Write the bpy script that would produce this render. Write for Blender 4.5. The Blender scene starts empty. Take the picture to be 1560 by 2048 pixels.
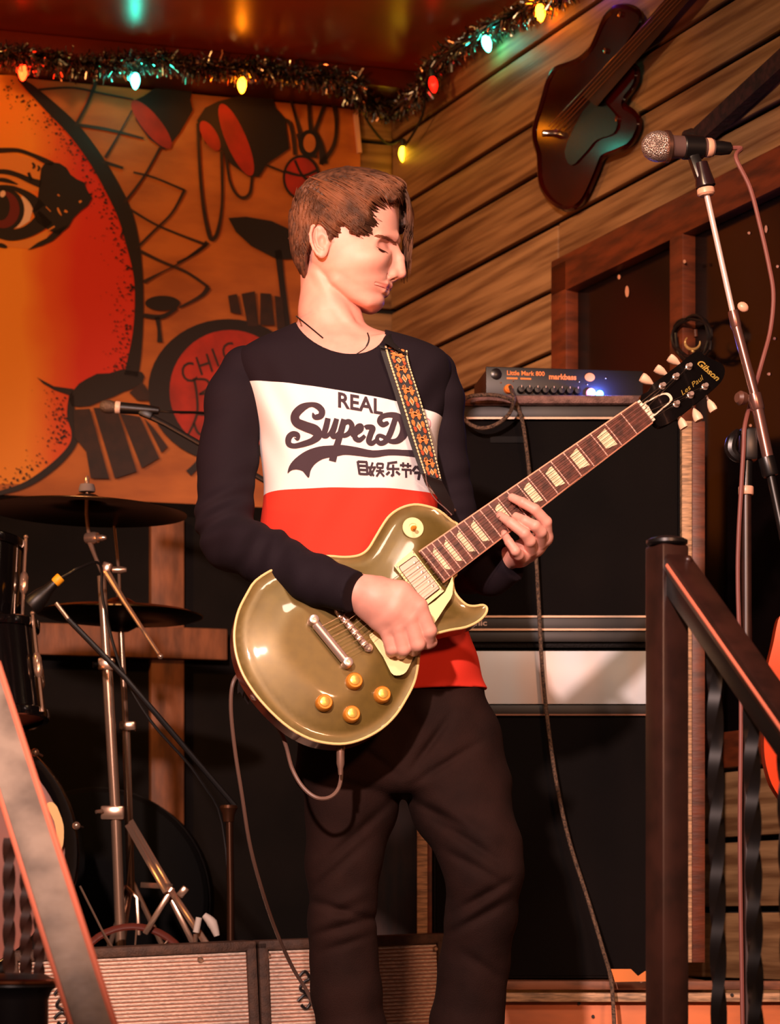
import bpy, bmesh, math, random
import numpy as np
from mathutils import Vector, Matrix
from mathutils.geometry import delaunay_2d_cdt
from mathutils.bvhtree import BVHTree
random.seed(7); np.random.seed(7)
SC = bpy.context.scene
COL = SC.collection

# ------------------------------------------------------------------ camera
F, CX, HY, ZC = 5000.0, 780.0, 1850.0, 0.41     # focal length in px, centre column, horizon row, eye height
cam_d = bpy.data.cameras.new('camera'); cam = bpy.data.objects.new('camera', cam_d); COL.objects.link(cam)
cam_d.sensor_fit = 'HORIZONTAL'; cam_d.sensor_width = 36.0
cam_d.lens = 36.0 * F / 1560.0
cam_d.shift_y = (HY - 1024.0) / 1560.0
cam_d.clip_start = 0.1; cam_d.clip_end = 60
cam.location = (0, 0, ZC); cam.rotation_euler = (math.pi / 2, 0, 0)
cam_d.dof.use_dof = True; cam_d.dof.focus_distance = 4.18; cam_d.dof.aperture_fstop = 11.0
SC.camera = cam

# ------------------------------------------------------------------ view, world, stage lamps and an added ceiling fill
vs = SC.view_settings
vs.view_transform = 'Standard'; vs.look = 'None'; vs.gamma = 1.0; vs.exposure = 0.0; vs.use_curve_mapping = False
world = bpy.data.worlds.new('bar_room_dimness'); SC.world = world; world.use_nodes = True
world.node_tree.nodes['Background'].inputs[0].default_value = (1.0, 0.42, 0.2, 1)
world.node_tree.nodes['Background'].inputs[1].default_value = 0.10

def spot(name, loc, target, energy, color, deg, blend=0.6, radius=0.08):
    l = bpy.data.lights.new(name, 'SPOT'); l.energy = energy; l.color = color
    l.spot_size = math.radians(deg); l.spot_blend = blend; l.shadow_soft_size = radius
    o = bpy.data.objects.new(name, l); COL.objects.link(o); o.location = loc
    d = Vector(target) - Vector(loc); o.rotation_euler = d.to_track_quat('-Z', 'Y').to_euler()
    return o
spot('stage_key_spot', (-0.75, 0.1, 2.15), (0.0, 4.2, 0.92), 980, (1.0, 0.67, 0.585), 38, 0.6, 0.07)
spot('overhead_stage_spot', (0.2, 2.2, 2.5), (-0.02, 4.1, 1.0), 100, (1.0, 0.74, 0.58), 36, 0.6, 0.2)
spot('mural_wash_spot', (-2.1, 3.6, 2.5), (-0.8, 6.4, 1.8), 190, (1.0, 0.47, 0.14), 75, 0.8, 0.1)
spot('wall_wash_spot', (-0.9, 1.6, 2.5), (1.05, 5.4, 2.0), 260, (1.0, 0.62, 0.34), 42, 0.8, 0.1)
spot('low_front_wash', (1.3, 0.2, 1.9), (-0.1, 4.6, 0.6), 240, (1.0, 0.46, 0.25), 46, 0.9, 0.15)
spot('added_ceiling_fill', (-1.3, 2.9, 0.6), (-0.1, 5.6, 2.7), 110, (1.0, 0.26, 0.06), 60, 0.9, 0.1)  # added only to brighten the ceiling, an unseen source
spot('blue_floor_spot', (0.45, 3.3, -0.2), (0.45, 4.2, 1.5), 2.5, (0.12, 0.1, 1.0), 50, 0.9, 0.03)

# ------------------------------------------------------------------ helpers: colours and materials
def lin(c):
    r = []
    for v in c[:3]:
        v = v / 255.0
        r.append(v / 12.92 if v <= 0.04045 else ((v + 0.055) / 1.055) ** 2.4)
    return (r[0], r[1], r[2], 1.0)
MATS = {}
def mat(name, col, rough=0.5, metal=0.0, var=0.0, vscale=8.0, stretch=(1, 1, 1), bump=0.0, bscale=40.0,
        emit=None, estr=0.0, coat=0.0, col2=None, spec=0.5, sss=0.0, detail=4.0, bstretch=None):
    if name in MATS: return MATS[name]
    m = bpy.data.materials.new(name); m.use_nodes = True; MATS[name] = m
    nt = m.node_tree; b = nt.nodes['Principled BSDF']
    b.inputs['Base Color'].default_value = lin(col); b.inputs['Roughness'].default_value = rough
    b.inputs['Metallic'].default_value = metal; b.inputs['Specular IOR Level'].default_value = spec
    if coat: b.inputs['Coat Weight'].default_value = coat; b.inputs['Coat Roughness'].default_value = 0.06
    if sss:
        b.inputs['Subsurface Weight'].default_value = sss; b.inputs['Subsurface Radius'].default_value = (1, .35, .2)
        b.inputs['Subsurface Scale'].default_value = 0.006
    if emit: b.inputs['Emission Color'].default_value = lin(emit); b.inputs['Emission Strength'].default_value = estr
    def coords(st):
        tc = nt.nodes.new('ShaderNodeTexCoord'); mp = nt.nodes.new('ShaderNodeMapping')
        mp.inputs['Scale'].default_value = st; nt.links.new(tc.outputs['Object'], mp.inputs['Vector'])
        return mp.outputs['Vector']
    if var or col2:
        n = nt.nodes.new('ShaderNodeTexNoise'); n.inputs['Scale'].default_value = vscale; n.inputs['Detail'].default_value = detail
        nt.links.new(coords(stretch), n.inputs['Vector'])
        r = nt.nodes.new('ShaderNodeValToRGB')
        c2 = col2 if col2 else tuple(v * (1 - var) for v in col)
        r.color_ramp.elements[0].position = 0.36; r.color_ramp.elements[0].color = lin(c2)
        r.color_ramp.elements[1].position = 0.62; r.color_ramp.elements[1].color = lin(col)
        nt.links.new(n.outputs['Fac'], r.inputs['Fac']); nt.links.new(r.outputs['Color'], b.inputs['Base Color'])
    if bump:
        n2 = nt.nodes.new('ShaderNodeTexNoise'); n2.inputs['Scale'].default_value = bscale; n2.inputs['Detail'].default_value = 3
        nt.links.new(coords(bstretch or stretch), n2.inputs['Vector'])
        bp = nt.nodes.new('ShaderNodeBump'); bp.inputs['Strength'].default_value = bump; bp.inputs['Distance'].default_value = 0.004
        nt.links.new(n2.outputs['Fac'], bp.inputs['Height']); nt.links.new(bp.outputs['Normal'], b.inputs['Normal'])
    return m

# ------------------------------------------------------------------ helpers: photograph pixel + distance -> place
def W(px, py, d):
    return Vector(((px - CX) * d / F, d, ZC + (HY - py) * d / F))
class Plane:
    """A real plane in the room; hit() gives the point of it seen at a pixel, lifted by off towards the viewer."""
    def __init__(s, p, u, v):
        s.p = Vector(p); s.u = Vector(u).normalized(); v = Vector(v); s.v = (v - s.u * v.dot(s.u)).normalized()
        s.n = s.u.cross(s.v).normalized()
        if s.n.y > 0: s.n = -s.n
    def hit(s, px, py, off=0.0):
        o = Vector((0, 0, ZC)); d = Vector(((px - CX) / F, 1.0, (HY - py) / F))
        q = s.p + s.n * off
        return o + d * ((q - o).dot(s.n) / d.dot(s.n))
    def loc(s, px, py):
        q = s.hit(px, py) - s.p
        return q.dot(s.u), q.dot(s.v)
    def at(s, a, b, off=0.0):
        return s.p + s.u * a + s.v * b + s.n * off

# ------------------------------------------------------------------ helpers: objects
ORG = {}
def thing(name, label, cat, base, group=None, kind=None):
    o = bpy.data.objects.new(name, None); COL.objects.link(o); o.location = base; o.empty_display_size = 0.05
    o['label'] = label; o['category'] = cat
    if group: o['group'] = group
    if kind: o['kind'] = kind
    ORG[o] = Vector(base); return o
def make(name, verts, faces, m, parent=None, smooth=True, mids=None, auto=None):
    me = bpy.data.meshes.new(name)
    if parent is not None: org = ORG[parent]
    else:
        a = np.array([tuple(v) for v in verts]); lo = a.min(0); hi = a.max(0)
        org = Vector(((lo[0] + hi[0]) / 2, (lo[1] + hi[1]) / 2, lo[2]))
    arr = np.array([tuple(v) for v in verts], dtype=float) - np.array(org)
    me.from_pydata(arr.tolist(), [], [tuple(int(i) for i in f) for f in faces])
    for mm in (m if isinstance(m, (list, tuple)) else [m]): me.materials.append(mm)
    if mids is not None: me.polygons.foreach_set('material_index', mids)
    if smooth: me.polygons.foreach_set('use_smooth', [True] * len(me.polygons))
    me.update()
    if smooth and auto is not None: me.set_sharp_from_angle(angle=math.radians(auto))
    o = bpy.data.objects.new(name, me); COL.objects.link(o)
    if parent is not None: o.parent = parent
    else: o.location = org
    ORG[o] = Vector(org)
    return o
def tag(o, label, cat=None, group=None, kind=None):
    o['label'] = label
    if cat: o['category'] = cat
    if group: o['group'] = group
    if kind: o['kind'] = kind
    return o
def struct(o, label=None):
    o['kind'] = 'structure'
    if label: o['label'] = label
    return o

def catmull(pts, n=6, closed=False):
    P = [Vector(p) for p in pts]; out = []
    L = len(P)
    if L < 3: return P
    rng = range(L if closed else L - 1)
    for i in rng:
        if closed: a, b, c, d = P[i - 1], P[i], P[(i + 1) % L], P[(i + 2) % L]
        else: a, b, c, d = P[max(i - 1, 0)], P[i], P[i + 1], P[min(i + 2, L - 1)]
        for k in range(n):
            t = k / n
            out.append(0.5 * ((2 * b) + (c - a) * t + (2 * a - 5 * b + 4 * c - d) * t * t + (3 * b - a - 3 * c + d) * t ** 3))
    if not closed: out.append(P[-1])
    return out
def cat2(pts, n=5, closed=False):
    return [(p[0], p[1]) for p in catmull([Vector((x, y, 0)) for x, y in pts], n, closed)]
def frame_of(d):
    d = Vector(d).normalized(); up = Vector((0, 0, 1)) if abs(d.z) < 0.9 else Vector((1, 0, 0))
    x = up.cross(d).normalized(); return x, d.cross(x).normalized(), d

class MB:
    def __init__(s): s.v = []; s.f = []; s.m = []; s.mi = 0
    def _f(s, f): s.f.append(f); s.m.append(s.mi)
    def box(s, c, size, R=None, bev=0.0):
        bm = bmesh.new(); bmesh.ops.create_cube(bm, size=1.0)
        for v in bm.verts: v.co = Vector((v.co.x * size[0], v.co.y * size[1], v.co.z * size[2]))
        if bev: bmesh.ops.bevel(bm, geom=bm.edges[:], offset=bev, segments=2, profile=0.5, affect='EDGES')
        M = R if R is not None else Matrix.Identity(3); c = Vector(c); b = len(s.v)
        bm.verts.index_update()
        for v in bm.verts: s.v.append(M @ v.co + c)
        for f in bm.faces: s._f([b + v.index for v in f.verts])
        bm.free(); return s
    def bar(s, a, b, w, h, up=(0, 0, 1), bev=0.0):
        """box beam from a to b; w across, h along up"""
        a = Vector(a); b = Vector(b); d = (b - a); L = d.length; d.normalize()
        x = d.cross(Vector(up)).normalized(); z = x.cross(d).normalized()
        R = Matrix((x, d, z)).transposed()
        return s.box((a + b) / 2, (w, L, h), R, bev)
    def tube(s, pts, r, seg=10, cap=True, smooth=0, closed=False, flat=None):
        rs = r if isinstance(r, (list, tuple)) else None
        P = [Vector(p) for p in pts]
        if smooth:
            n0 = len(P); P = catmull(P, smooth, closed)
            if rs: 
                xs = np.linspace(0, n0 - 1, len(P)); rs = list(np.interp(xs, range(n0), rs))
        n = len(P); b0 = len(s.v)
        T = [(P[min(i + 1, n - 1)] - P[max(i - 1, 0)]).normalized() for i in range(n)]
        if closed: T = [(P[(i + 1) % n] - P[i - 1]).normalized() for i in range(n)]
        x, y, _ = frame_of(T[0])
        for i in range(n):
            x = (x - T[i] * x.dot(T[i])).normalized(); y = T[i].cross(x)
            rr = rs[i] if rs else r
            for k in range(seg):
                a = 2 * math.pi * k / seg
                s.v.append(P[i] + x * (rr * math.cos(a)) + y * (rr * (flat or 1.0) * math.sin(a)))
        for i in range(n if closed else n - 1):
            j = (i + 1) % n
            for k in range(seg):
                l = (k + 1) % seg
                s._f([b0 + i * seg + k, b0 + i * seg + l, b0 + j * seg + l, b0 + j * seg + k])
        if cap and not closed:
            s._f([b0 + k for k in range(seg)][::-1]); s._f([b0 + (n - 1) * seg + k for k in range(seg)])
        return s
    def lathe(s, prof, o, d, seg=24, cap=True, sx=1.0, x=None):
        """prof = [(r, h)] along direction d from o"""
        o = Vector(o); xx, yy, dd = frame_of(d)
        if x is not None: xx = (Vector(x) - dd * Vector(x).dot(dd)).normalized(); yy = dd.cross(xx)
        b0 = len(s.v); n = len(prof)
        for r, h in prof:
            for k in range(seg):
                a = 2 * math.pi * k / seg
                s.v.append(o + dd * h + xx * (r * math.cos(a) * sx) + yy * (r * math.sin(a)))
        for i in range(n - 1):
            for k in range(seg):
                l = (k + 1) % seg
                s._f([b0 + i * seg + k, b0 + i * seg + l, b0 + (i + 1) * seg + l, b0 + (i + 1) * seg + k])
        if cap:
            s._f([b0 + k for k in range(seg)][::-1]); s._f([b0 + (n - 1) * seg + k for k in range(seg)])
        return s
    def sphere(s, c, r, seg=12, R=None):
        b0 = len(s.v); rings = max(6, seg // 2); c = Vector(c)
        rr = r if isinstance(r, (tuple, list)) else (r, r, r)
        for i in range(1, rings):
            t = math.pi * i / rings
            for k in range(seg):
                a = 2 * math.pi * k / seg
                v = Vector((rr[0] * math.sin(t) * math.cos(a), rr[1] * math.sin(t) * math.sin(a), rr[2] * math.cos(t)))
                s.v.append(c + (R @ v if R is not None else v))
        top = len(s.v); v = Vector((0, 0, rr[2])); v = R @ v if R is not None else v
        s.v.append(c + v); s.v.append(c - v)
        for i in range(rings - 2):
            for k in range(seg):
                l = (k + 1) % seg
                s._f([b0 + i * seg + k, b0 + (i + 1) * seg + k, b0 + (i + 1) * seg + l, b0 + i * seg + l])
        for k in range(seg):
            l = (k + 1) % seg
            s._f([top, b0 + k, b0 + l]); q = b0 + (rings - 2) * seg
            s._f([top + 1, q + l, q + k])
        return s
    def poly(s, pts2, fn, thick=0.0, fn2=None, inner=(), wires=()):
        """flat (or thick) polygon, pts2 in 2D; fn maps 2D to the front surface, fn2 to the back"""
        vs_ = [Vector(p) for p in pts2]; n = len(vs_)
        res = delaunay_2d_cdt(vs_ + [Vector(p) for p in inner], [], [list(range(n))], 1, 1e-7)
        b0 = len(s.v); V, Fc = res[0], res[2]
        for p in V: s.v.append(fn(p.x, p.y))
        fcs = []
        a0 = s.v[b0]
        for f in Fc: fcs.append([b0 + i for i in f])
        # orient towards viewer (-y)
        def nrm(f): return (s.v[f[1]] - s.v[f[0]]).cross(s.v[f[2]] - s.v[f[0]])
        tot = sum((nrm(f) for f in fcs), Vector())
        if tot.y > 0: fcs = [f[::-1] for f in fcs]
        for f in fcs: s._f(f)
        if fn2:
            b1 = len(s.v)
            for p in V: s.v.append(fn2(p.x, p.y))
            for f in fcs: s._f([b1 + (i - b0) for i in f][::-1])
            b2 = len(s.v)
            for p in vs_: s.v.append(fn(p.x, p.y))
            for p in vs_: s.v.append(fn2(p.x, p.y))
            for i in range(n):
                j = (i + 1) % n; s._f([b2 + i, b2 + j, b2 + n + j, b2 + n + i])
        return s
    def ribbon(s, pts, fn, smooth=5):
        """flat brush stroke: pts = (x, y, width) in 2D mapped through fn"""
        P = catmull([Vector(p) for p in pts], smooth) if smooth and len(pts) > 2 else [Vector(p) for p in pts]
        n = len(P); b0 = len(s.v)
        for i in range(n):
            t = P[min(i + 1, n - 1)] - P[max(i - 1, 0)]; t = Vector((t.x, t.y)).normalized() if t.length > 0 else Vector((1, 0))
            q = Vector((-t.y, t.x)) * (max(P[i].z, 0.1) / 2)
            s.v.append(fn(P[i].x + q.x, P[i].y + q.y)); s.v.append(fn(P[i].x - q.x, P[i].y - q.y))
        for i in range(n - 1): s._f([b0 + 2 * i, b0 + 2 * i + 1, b0 + 2 * i + 3, b0 + 2 * i + 2])
        return s
    def build(s, name, m, parent=None, smooth=True, auto=35):
        return make(name, s.v, s.f, m, parent, smooth, s.m if isinstance(m, (list, tuple)) else None, auto)

def ell(cx, cy, rx, ry, rot=0, n=28, a0=0, a1=360):
    c, q = math.cos(math.radians(rot)), math.sin(math.radians(rot)); out = []
    for i in range(n):
        a = math.radians(a0 + (a1 - a0) * i / (n if a1 - a0 == 360 else n - 1))
        x, y = rx * math.cos(a), ry * math.sin(a); out.append((cx + x * c - y * q, cy + x * q + y * c))
    return out
def text2d(txt, size=1.0, bold=0.0, shear=0.0, font=None):
    """outline-filled lettering as 2D vertices and faces (x right, y up)"""
    c = bpy.data.curves.new('lettering', 'FONT'); c.body = txt; c.size = size; c.offset = bold; c.shear = shear
    c.resolution_u = 3; c.align_x = 'LEFT'
    o = bpy.data.objects.new('lettering', c); COL.objects.link(o)
    dg = bpy.context.evaluated_depsgraph_get(); dg.update()
    e = o.evaluated_get(dg); me = e.to_mesh()
    V = [(v.co.x, v.co.y) for v in me.vertices]; Fc = [tuple(p.vertices) for p in me.polygons]
    e.to_mesh_clear(); bpy.data.objects.remove(o); bpy.data.curves.remove(c)
    return V, Fc
def put_text(mb, txt, size, fn, **k):
    V, Fc = text2d(txt, size, **k); b = len(mb.v)
    for x, y in V: mb.v.append(fn(x, y))
    for f in Fc: mb._f([b + i for i in f])
    return max([v[0] for v in V] + [0])
def dup(root, offset, label=None, group=None):
    r = root.copy(); COL.objects.link(r); r.location = Vector(root.location) + Vector(offset)
    if label: r['label'] = label
    if group: r['group'] = group
    for ch in list(root.children):
        c = ch.copy(); COL.objects.link(c); c.parent = r
        for g in ch.children:
            d = g.copy(); COL.objects.link(d); d.parent = c
    return r

# ------------------------------------------------------------------ helpers: implicit surfaces for bodies and cloth
def surface_nets(f, o, h):
    nx, ny, nz = f.shape
    s = f < 0
    cnt = np.zeros((nx - 1, ny - 1, nz - 1), dtype=np.int8)
    for i in (0, 1):
        for j in (0, 1):
            for k in (0, 1): cnt += s[i:nx - 1 + i, j:ny - 1 + j, k:nz - 1 + k]
    act = np.argwhere((cnt > 0) & (cnt < 8)); N = len(act)
    ids = -np.ones((nx - 1, ny - 1, nz - 1), dtype=np.int64); ids[act[:, 0], act[:, 1], act[:, 2]] = np.arange(N)
    val = {}
    for i in (0, 1):
        for j in (0, 1):
            for k in (0, 1): val[(i, j, k)] = f[act[:, 0] + i, act[:, 1] + j, act[:, 2] + k]
    acc = np.zeros((N, 3)); num = np.zeros(N)
    for ax in range(3):
        for p in (0, 1):
            for q in (0, 1):
                a = [0, 0, 0]; oth = [x for x in range(3) if x != ax]; a[oth[0]] = p; a[oth[1]] = q
                b = list(a); b[ax] = 1
                fa, fb = val[tuple(a)], val[tuple(b)]; cr = (fa < 0) != (fb < 0)
                t = np.where(cr, fa / np.where(cr, fa - fb, 1), 0)
                pt = np.zeros((N, 3)); pt[:, oth[0]] = p; pt[:, oth[1]] = q; pt[:, ax] = t
                acc[cr] += pt[cr]; num[cr] += 1
    V = (act + acc / num[:, None]) * h + np.array(o)
    faces = []
    for ax in range(3):
        oth = [x for x in range(3) if x != ax]
        sl = [slice(1, -1)] * 3; sl[ax] = slice(0, -1); sl2 = list(sl); sl2[ax] = slice(1, None)
        A = s[tuple(sl)]; B = s[tuple(sl2)]; e = np.argwhere(A != B)
        if not len(e): continue
        av = A[e[:, 0], e[:, 1], e[:, 2]]
        e = e + 1; e[:, ax] -= 1
        def cell(d1, d2):
            c = e.copy(); c[:, oth[0]] += d1; c[:, oth[1]] += d2; return ids[c[:, 0], c[:, 1], c[:, 2]]
        q = np.stack([cell(-1, -1), cell(0, -1), cell(0, 0), cell(-1, 0)], 1)
        flip = av if ax != 1 else ~av
        q[~flip] = q[~flip][:, ::-1]
        faces.append(q)
    Q = np.concatenate(faces); Q = Q[(Q >= 0).all(1)]
    return V, Q
def grid(lo, hi, h):
    ax = [np.arange(lo[i], hi[i] + h, h, dtype=np.float32) for i in range(3)]
    X, Y, Z = np.meshgrid(*ax, indexing='ij'); return X, Y, Z
def smin(a, b, k):
    h = np.clip(0.5 + 0.5 * (b - a) / k, 0, 1); return b + (a - b) * h - k * h * (1 - h)
def smax(a, b, k): return -smin(-a, -b, k)
def cone(X, Y, Z, a, b, ra, rb, flat=None):
    ax, ay, az = a; dx, dy, dz = b[0] - ax, b[1] - ay, b[2] - az
    t = np.clip(((X - ax) * dx + (Y - ay) * dy + (Z - az) * dz) / (dx * dx + dy * dy + dz * dz + 1e-9), 0, 1)
    return np.sqrt((X - ax - t * dx) ** 2 + (Y - ay - t * dy) ** 2 + (Z - az - t * dz) ** 2) - (ra + (rb - ra) * t)
def elli(X, Y, Z, c, r):
    x, y, z = (X - c[0]) / r[0], (Y - c[1]) / r[1], (Z - c[2]) / r[2]
    k = np.sqrt(x * x + y * y + z * z); return (k - 1) * min(r)

# ================================================================== THE ROOM
DC = 6.8
PC = Vector(((790 - CX) * DC / F, DC, 0))                       # foot of the corner
_pl = Vector(((0 - CX) * 6.5 / F, 6.5, 0))
PL = Plane(PC, (_pl - PC), (0, 0, 1))                           # mural wall, u runs left from the corner
PR = Plane(PC, (2280, -5000, 0), (0, 0, 1))                     # boarded wall, u runs right and nearer
ZT = 2.665                                                       # ceiling height

m_plank = mat('aged_pine_boards', (158, 120, 80), 0.62, var=0.5, vscale=7, stretch=(0.35, 0.35, 7), bump=0.3, bscale=12, col2=(104, 70, 40), detail=8, bstretch=(0.6, 0.6, 12))
m_gap = mat('dark_wall_void', (14, 9, 7), 0.9)
m_frame = mat('red_stained_timber', (112, 50, 22), 0.5, var=0.35, vscale=9, stretch=(1, 1, 5), bump=0.15)
m_timber = mat('bare_stage_timber', (150, 92, 58), 0.6, var=0.3, vscale=8, stretch=(4, 4, 1), bump=0.15)
m_ply = mat('raw_plywood_edge', (205, 160, 120), 0.6, var=0.35, vscale=30, stretch=(1, 1, 8))
m_stagefl = mat('black_stage_boards', (30, 24, 22), 0.6, var=0.4, vscale=5, stretch=(1, 6, 1))
m_ceil = mat('lacquered_red_ceiling', (164, 54, 14), 0.3, var=0.25, vscale=2.5, spec=1.0)
m_beam = mat('dark_red_beam', (96, 26, 8), 0.35, var=0.3, vscale=6)
m_lower = mat('charcoal_panel', (22, 17, 15), 0.8, spec=.15, var=0.35, vscale=5, bump=0.1, bscale=25)
m_pane = mat('night_window_glass', (15, 9, 9), 0.16, spec=0.35, var=0.3, vscale=7)

# floor of the stage
fl = MB().box((0, 4.4, -0.04), (7, 6.4, 0.08)).build('floor', m_stagefl, None, False); struct(fl, 'dark boards of the stage floor')
# wall backings
def wall_slab(name, P, L, z0, z1, off, th, m):
    b = MB(); c0 = P.at(-0.3 if P is PR else -0.02, 0, off); c1 = P.at(L, 0, off)
    b.bar(c0 + Vector((0, 0, (z0 + z1) / 2)) - P.n * th / 2, c1 + Vector((0, 0, (z0 + z1) / 2)) - P.n * th / 2, th, z1 - z0)
    return b.build(name, m, None, False)
wl = wall_slab('wall_left', PL, 2.6, -0.08, 2.95, 0.0, 0.06, m_gap); struct(wl, 'back wall of the stage behind the mural')
wr = wall_slab('wall_right', PR, 3.2, -0.08, 2.95, -0.004, 0.06, m_gap); struct(wr, 'side wall of horizontal pine boards')
# ceiling and beam
cl = MB(); cl.box((0, 4.0, ZT + 0.03), (7.5, 7.6, 0.06)); cl = cl.build('ceiling', m_ceil, None, False); struct(cl, 'glossy dark red ceiling')
bm_ = MB(); a = PL.at(-0.02, ZT - 0.026, 0.11); b = PL.at(2.4, ZT - 0.026, 0.11)
bm_.bar(a, b, 0.20, 0.05, bev=0.006); struct(bm_.build('trim_1', m_beam, None), 'dark red beam under the ceiling along the mural')
# boards of the right wall (and of the strip left of the corner)
SEAMS = [2.69, 2.53, 2.344, 2.214, 2.073, 1.918, 1.773, 1.625, 1.477, 1.329, 1.181, 1.033, 0.885, 0.737, 0.589, 0.441, 0.293, 0.145, 0.0]
uL, zTop = PR.loc(1130, 532); uB, zBot = PR.loc(1430, 1520)
zTop = 1.965; zBot = 0.745
def plank(P, u0, u1, za, zb, parent, th=0.018, sag=0.0):
    mb = MB(); g = 0.0065
    za -= g * random.uniform(.7, 1.2); zb += g * random.uniform(.7, 1.2); pr = random.uniform(0, 0.004)
    A = P.at(u0, 0, th / 2 + pr); B = P.at(u1, 0, th / 2 + pr); zc = (za + zb) / 2
    mb.bar(A + Vector((0, 0, zc)), B + Vector((0, 0, zc)), th, za - zb, bev=0.004)
    return mb.build('plank', m_plank, parent)
for i in range(len(SEAMS) - 1):
    za, zb = SEAMS[i], SEAMS[i + 1]
    if za > zTop and zb < zTop:
        plank(PR, uL + .004, 2.6, za, zTop - .008, wr); plank(PR, 0.02, uL, za, zb, wr)
    elif za <= zTop and zb >= zBot: plank(PR, 0.02, uL, za, zb, wr)
    elif za > zBot and zb < zBot:
        plank(PR, 0.02, uL, za, zb, wr); plank(PR, uL, 2.6, zBot, zb, wr)
    else: plank(PR, 0.02, 2.6, za, zb, wr)
    if zb > 1.4: plank(PL, 0.012, 0.118, za, zb, wl)
# window in the right wall
wn = MB(); mid = PR.at((uL + 2.6) / 2, (zTop + zBot) / 2, 0.004)
win = thing('window_1', 'dark timber framed window in the boarded side wall', 'window', PR.at(uL, zBot, 0)); del win['category']; win['kind'] = 'structure'
pn = MB(); pn.bar(PR.at(uL, (zTop + zBot) / 2, 0.003), PR.at(2.6, (zTop + zBot) / 2, 0.003), 0.006, zTop - zBot)
pn.build('pane', m_pane, win, False)
def wbar(u0, z0, u1, z1, w, nm):
    mb = MB(); A = PR.at(u0, z0, 0.02); B = PR.at(u1, z1, 0.02)
    up = PR.u if abs(u1 - u0) < 1e-6 else Vector((0, 0, 1))
    mb.bar(A, B, 0.036, w, up=up, bev=0.003); return mb.build(nm, m_frame, win)
wbar(uL + 0.037, zBot, uL + 0.037, zTop, 0.075, 'frame_post')
wbar(uL, zTop - 0.03, 2.6, zTop - 0.03, 0.085, 'frame_rail')
wbar(uL, zBot + 0.03, 2.6, zBot + 0.03, 0.075, 'frame_rail')
uM = PR.loc(1382, 500)[0]
wbar(uM, zBot, uM, zTop - 0.07, 0.055, 'mullion')
# specks of dry paint on the dark pane
sp = MB()
for px, py, w, h in ((1238, 554, 3, 5), (1254, 583, 4, 12), (1532, 458, 3, 8), (1498, 466, 3, 3), (1555, 533, 3, 3), (1549, 677, 3, 3), (1538, 748, 3, 3), (1501, 851, 3, 3), (1536, 748, 2, 2), (1369, 523, 3, 4)):
    sp.poly(ell(px, py, w, h, 0, 8), lambda x, y: PR.hit(x, y, 0.0075 if not 1360 < x < 1400 else 0.0395))
sp.build('paint_specks', mat('dried_paint', (210, 150, 120), 0.7), win, False)
# lower timber framing on the left wall
def tbar(px0, py0, px1, py1, off, w, nm, vertical):
    mb = MB(); A = PL.hit(px0, py0, off); B = PL.hit(px1, py1, off)
    if vertical: B = Vector((A.x, A.y, B.z)); mb.bar(A, B, 0.036, w, up=PL.u, bev=0.003)
    else: B.z = A.z; mb.bar(A, B, 0.036, w, bev=0.003)
    return mb.build(nm, m_timber, wl)
lp = MB(); A = PL.at(0.02, 0.75, 0.012); B = PL.at(2.4, 0.75, 0.012); lp.bar(A, B, 0.022, 1.55); lp.build('lower_panel', m_lower, wl, False)
tbar(333, 1036, 333, 2100, 0.04, 0.088, 'timber_post', True)
tbar(-60, 1274, 452, 1274, 0.062, 0.082, 'timber_rail', False)
tbar(-160, 1036, -160, 2100, 0.04, 0.088, 'timber_post', True)

# ================================================================== THE MURAL
m_mply = mat('mural_plywood', (196, 112, 46), 0.6, var=0.25, vscale=4, stretch=(1, 1, 3), col2=(160, 86, 34), bump=0.05)
m_blk = mat('mural_black_paint', (26, 13, 8), 0.55)
m_brn = mat('mural_brown_paint', (52, 26, 12), 0.55, var=0.3, vscale=30)
m_redp = mat('mural_red_paint', (186, 44, 22), 0.55, var=0.2, vscale=14)
m_lid = mat('mural_tan_paint', (226, 140, 58), 0.55)
m_whp = mat('mural_white_paint', (240, 200, 178), 0.55)
m_iris = mat('mural_dark_red_paint', (104, 22, 14), 0.55)
# the face: airbrushed from yellow-orange on the left to red on the right
m_face = mat('mural_face_paint', (230, 110, 20), 0.55)
def face_grad(m, base):
    nt = m.node_tree; b = nt.nodes['Principled BSDF']; tc = nt.nodes.new('ShaderNodeTexCoord')
    sx = nt.nodes.new('ShaderNodeSeparateXYZ'); nt.links.new(tc.outputs['Object'], sx.inputs[0])
    n = nt.nodes.new('ShaderNodeTexNoise'); n.inputs['Scale'].default_value = 5; nt.links.new(tc.outputs['Object'], n.inputs['Vector'])
    x0 = PL.hit(40, 600).x - base.x; x1 = PL.hit(190, 600).x - base.x
    mr = nt.nodes.new('ShaderNodeMapRange'); mr.inputs[1].default_value = x0; mr.inputs[2].default_value = x1; nt.links.new(sx.outputs[0], mr.inputs[0])
    ad = nt.nodes.new('ShaderNodeMath'); ad.operation = 'MULTIPLY_ADD'; ad.inputs[1].default_value = 0.5; nt.links.new(n.outputs['Fac'], ad.inputs[0])
    sb = nt.nodes.new('ShaderNodeMath'); sb.operation = 'ADD'; sb.inputs[1].default_value = -0.25; nt.links.new(mr.outputs[0], sb.inputs[0]); nt.links.new(sb.outputs[0], ad.inputs[2])
    r = nt.nodes.new('ShaderNodeValToRGB'); nt.links.new(ad.outputs[0], r.inputs[0])
    e = r.color_ramp.elements; e[0].position = 0.12; e[0].color = lin((244, 150, 40)); e[1].position = 0.85; e[1].color = lin((214, 46, 14))
    q = e.new(0.45); q.color = lin((226, 92, 22))
    nt.links.new(r.outputs[0], b.inputs['Base Color'])
mub = PL.hit(300, 1034, 0.0)
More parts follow.
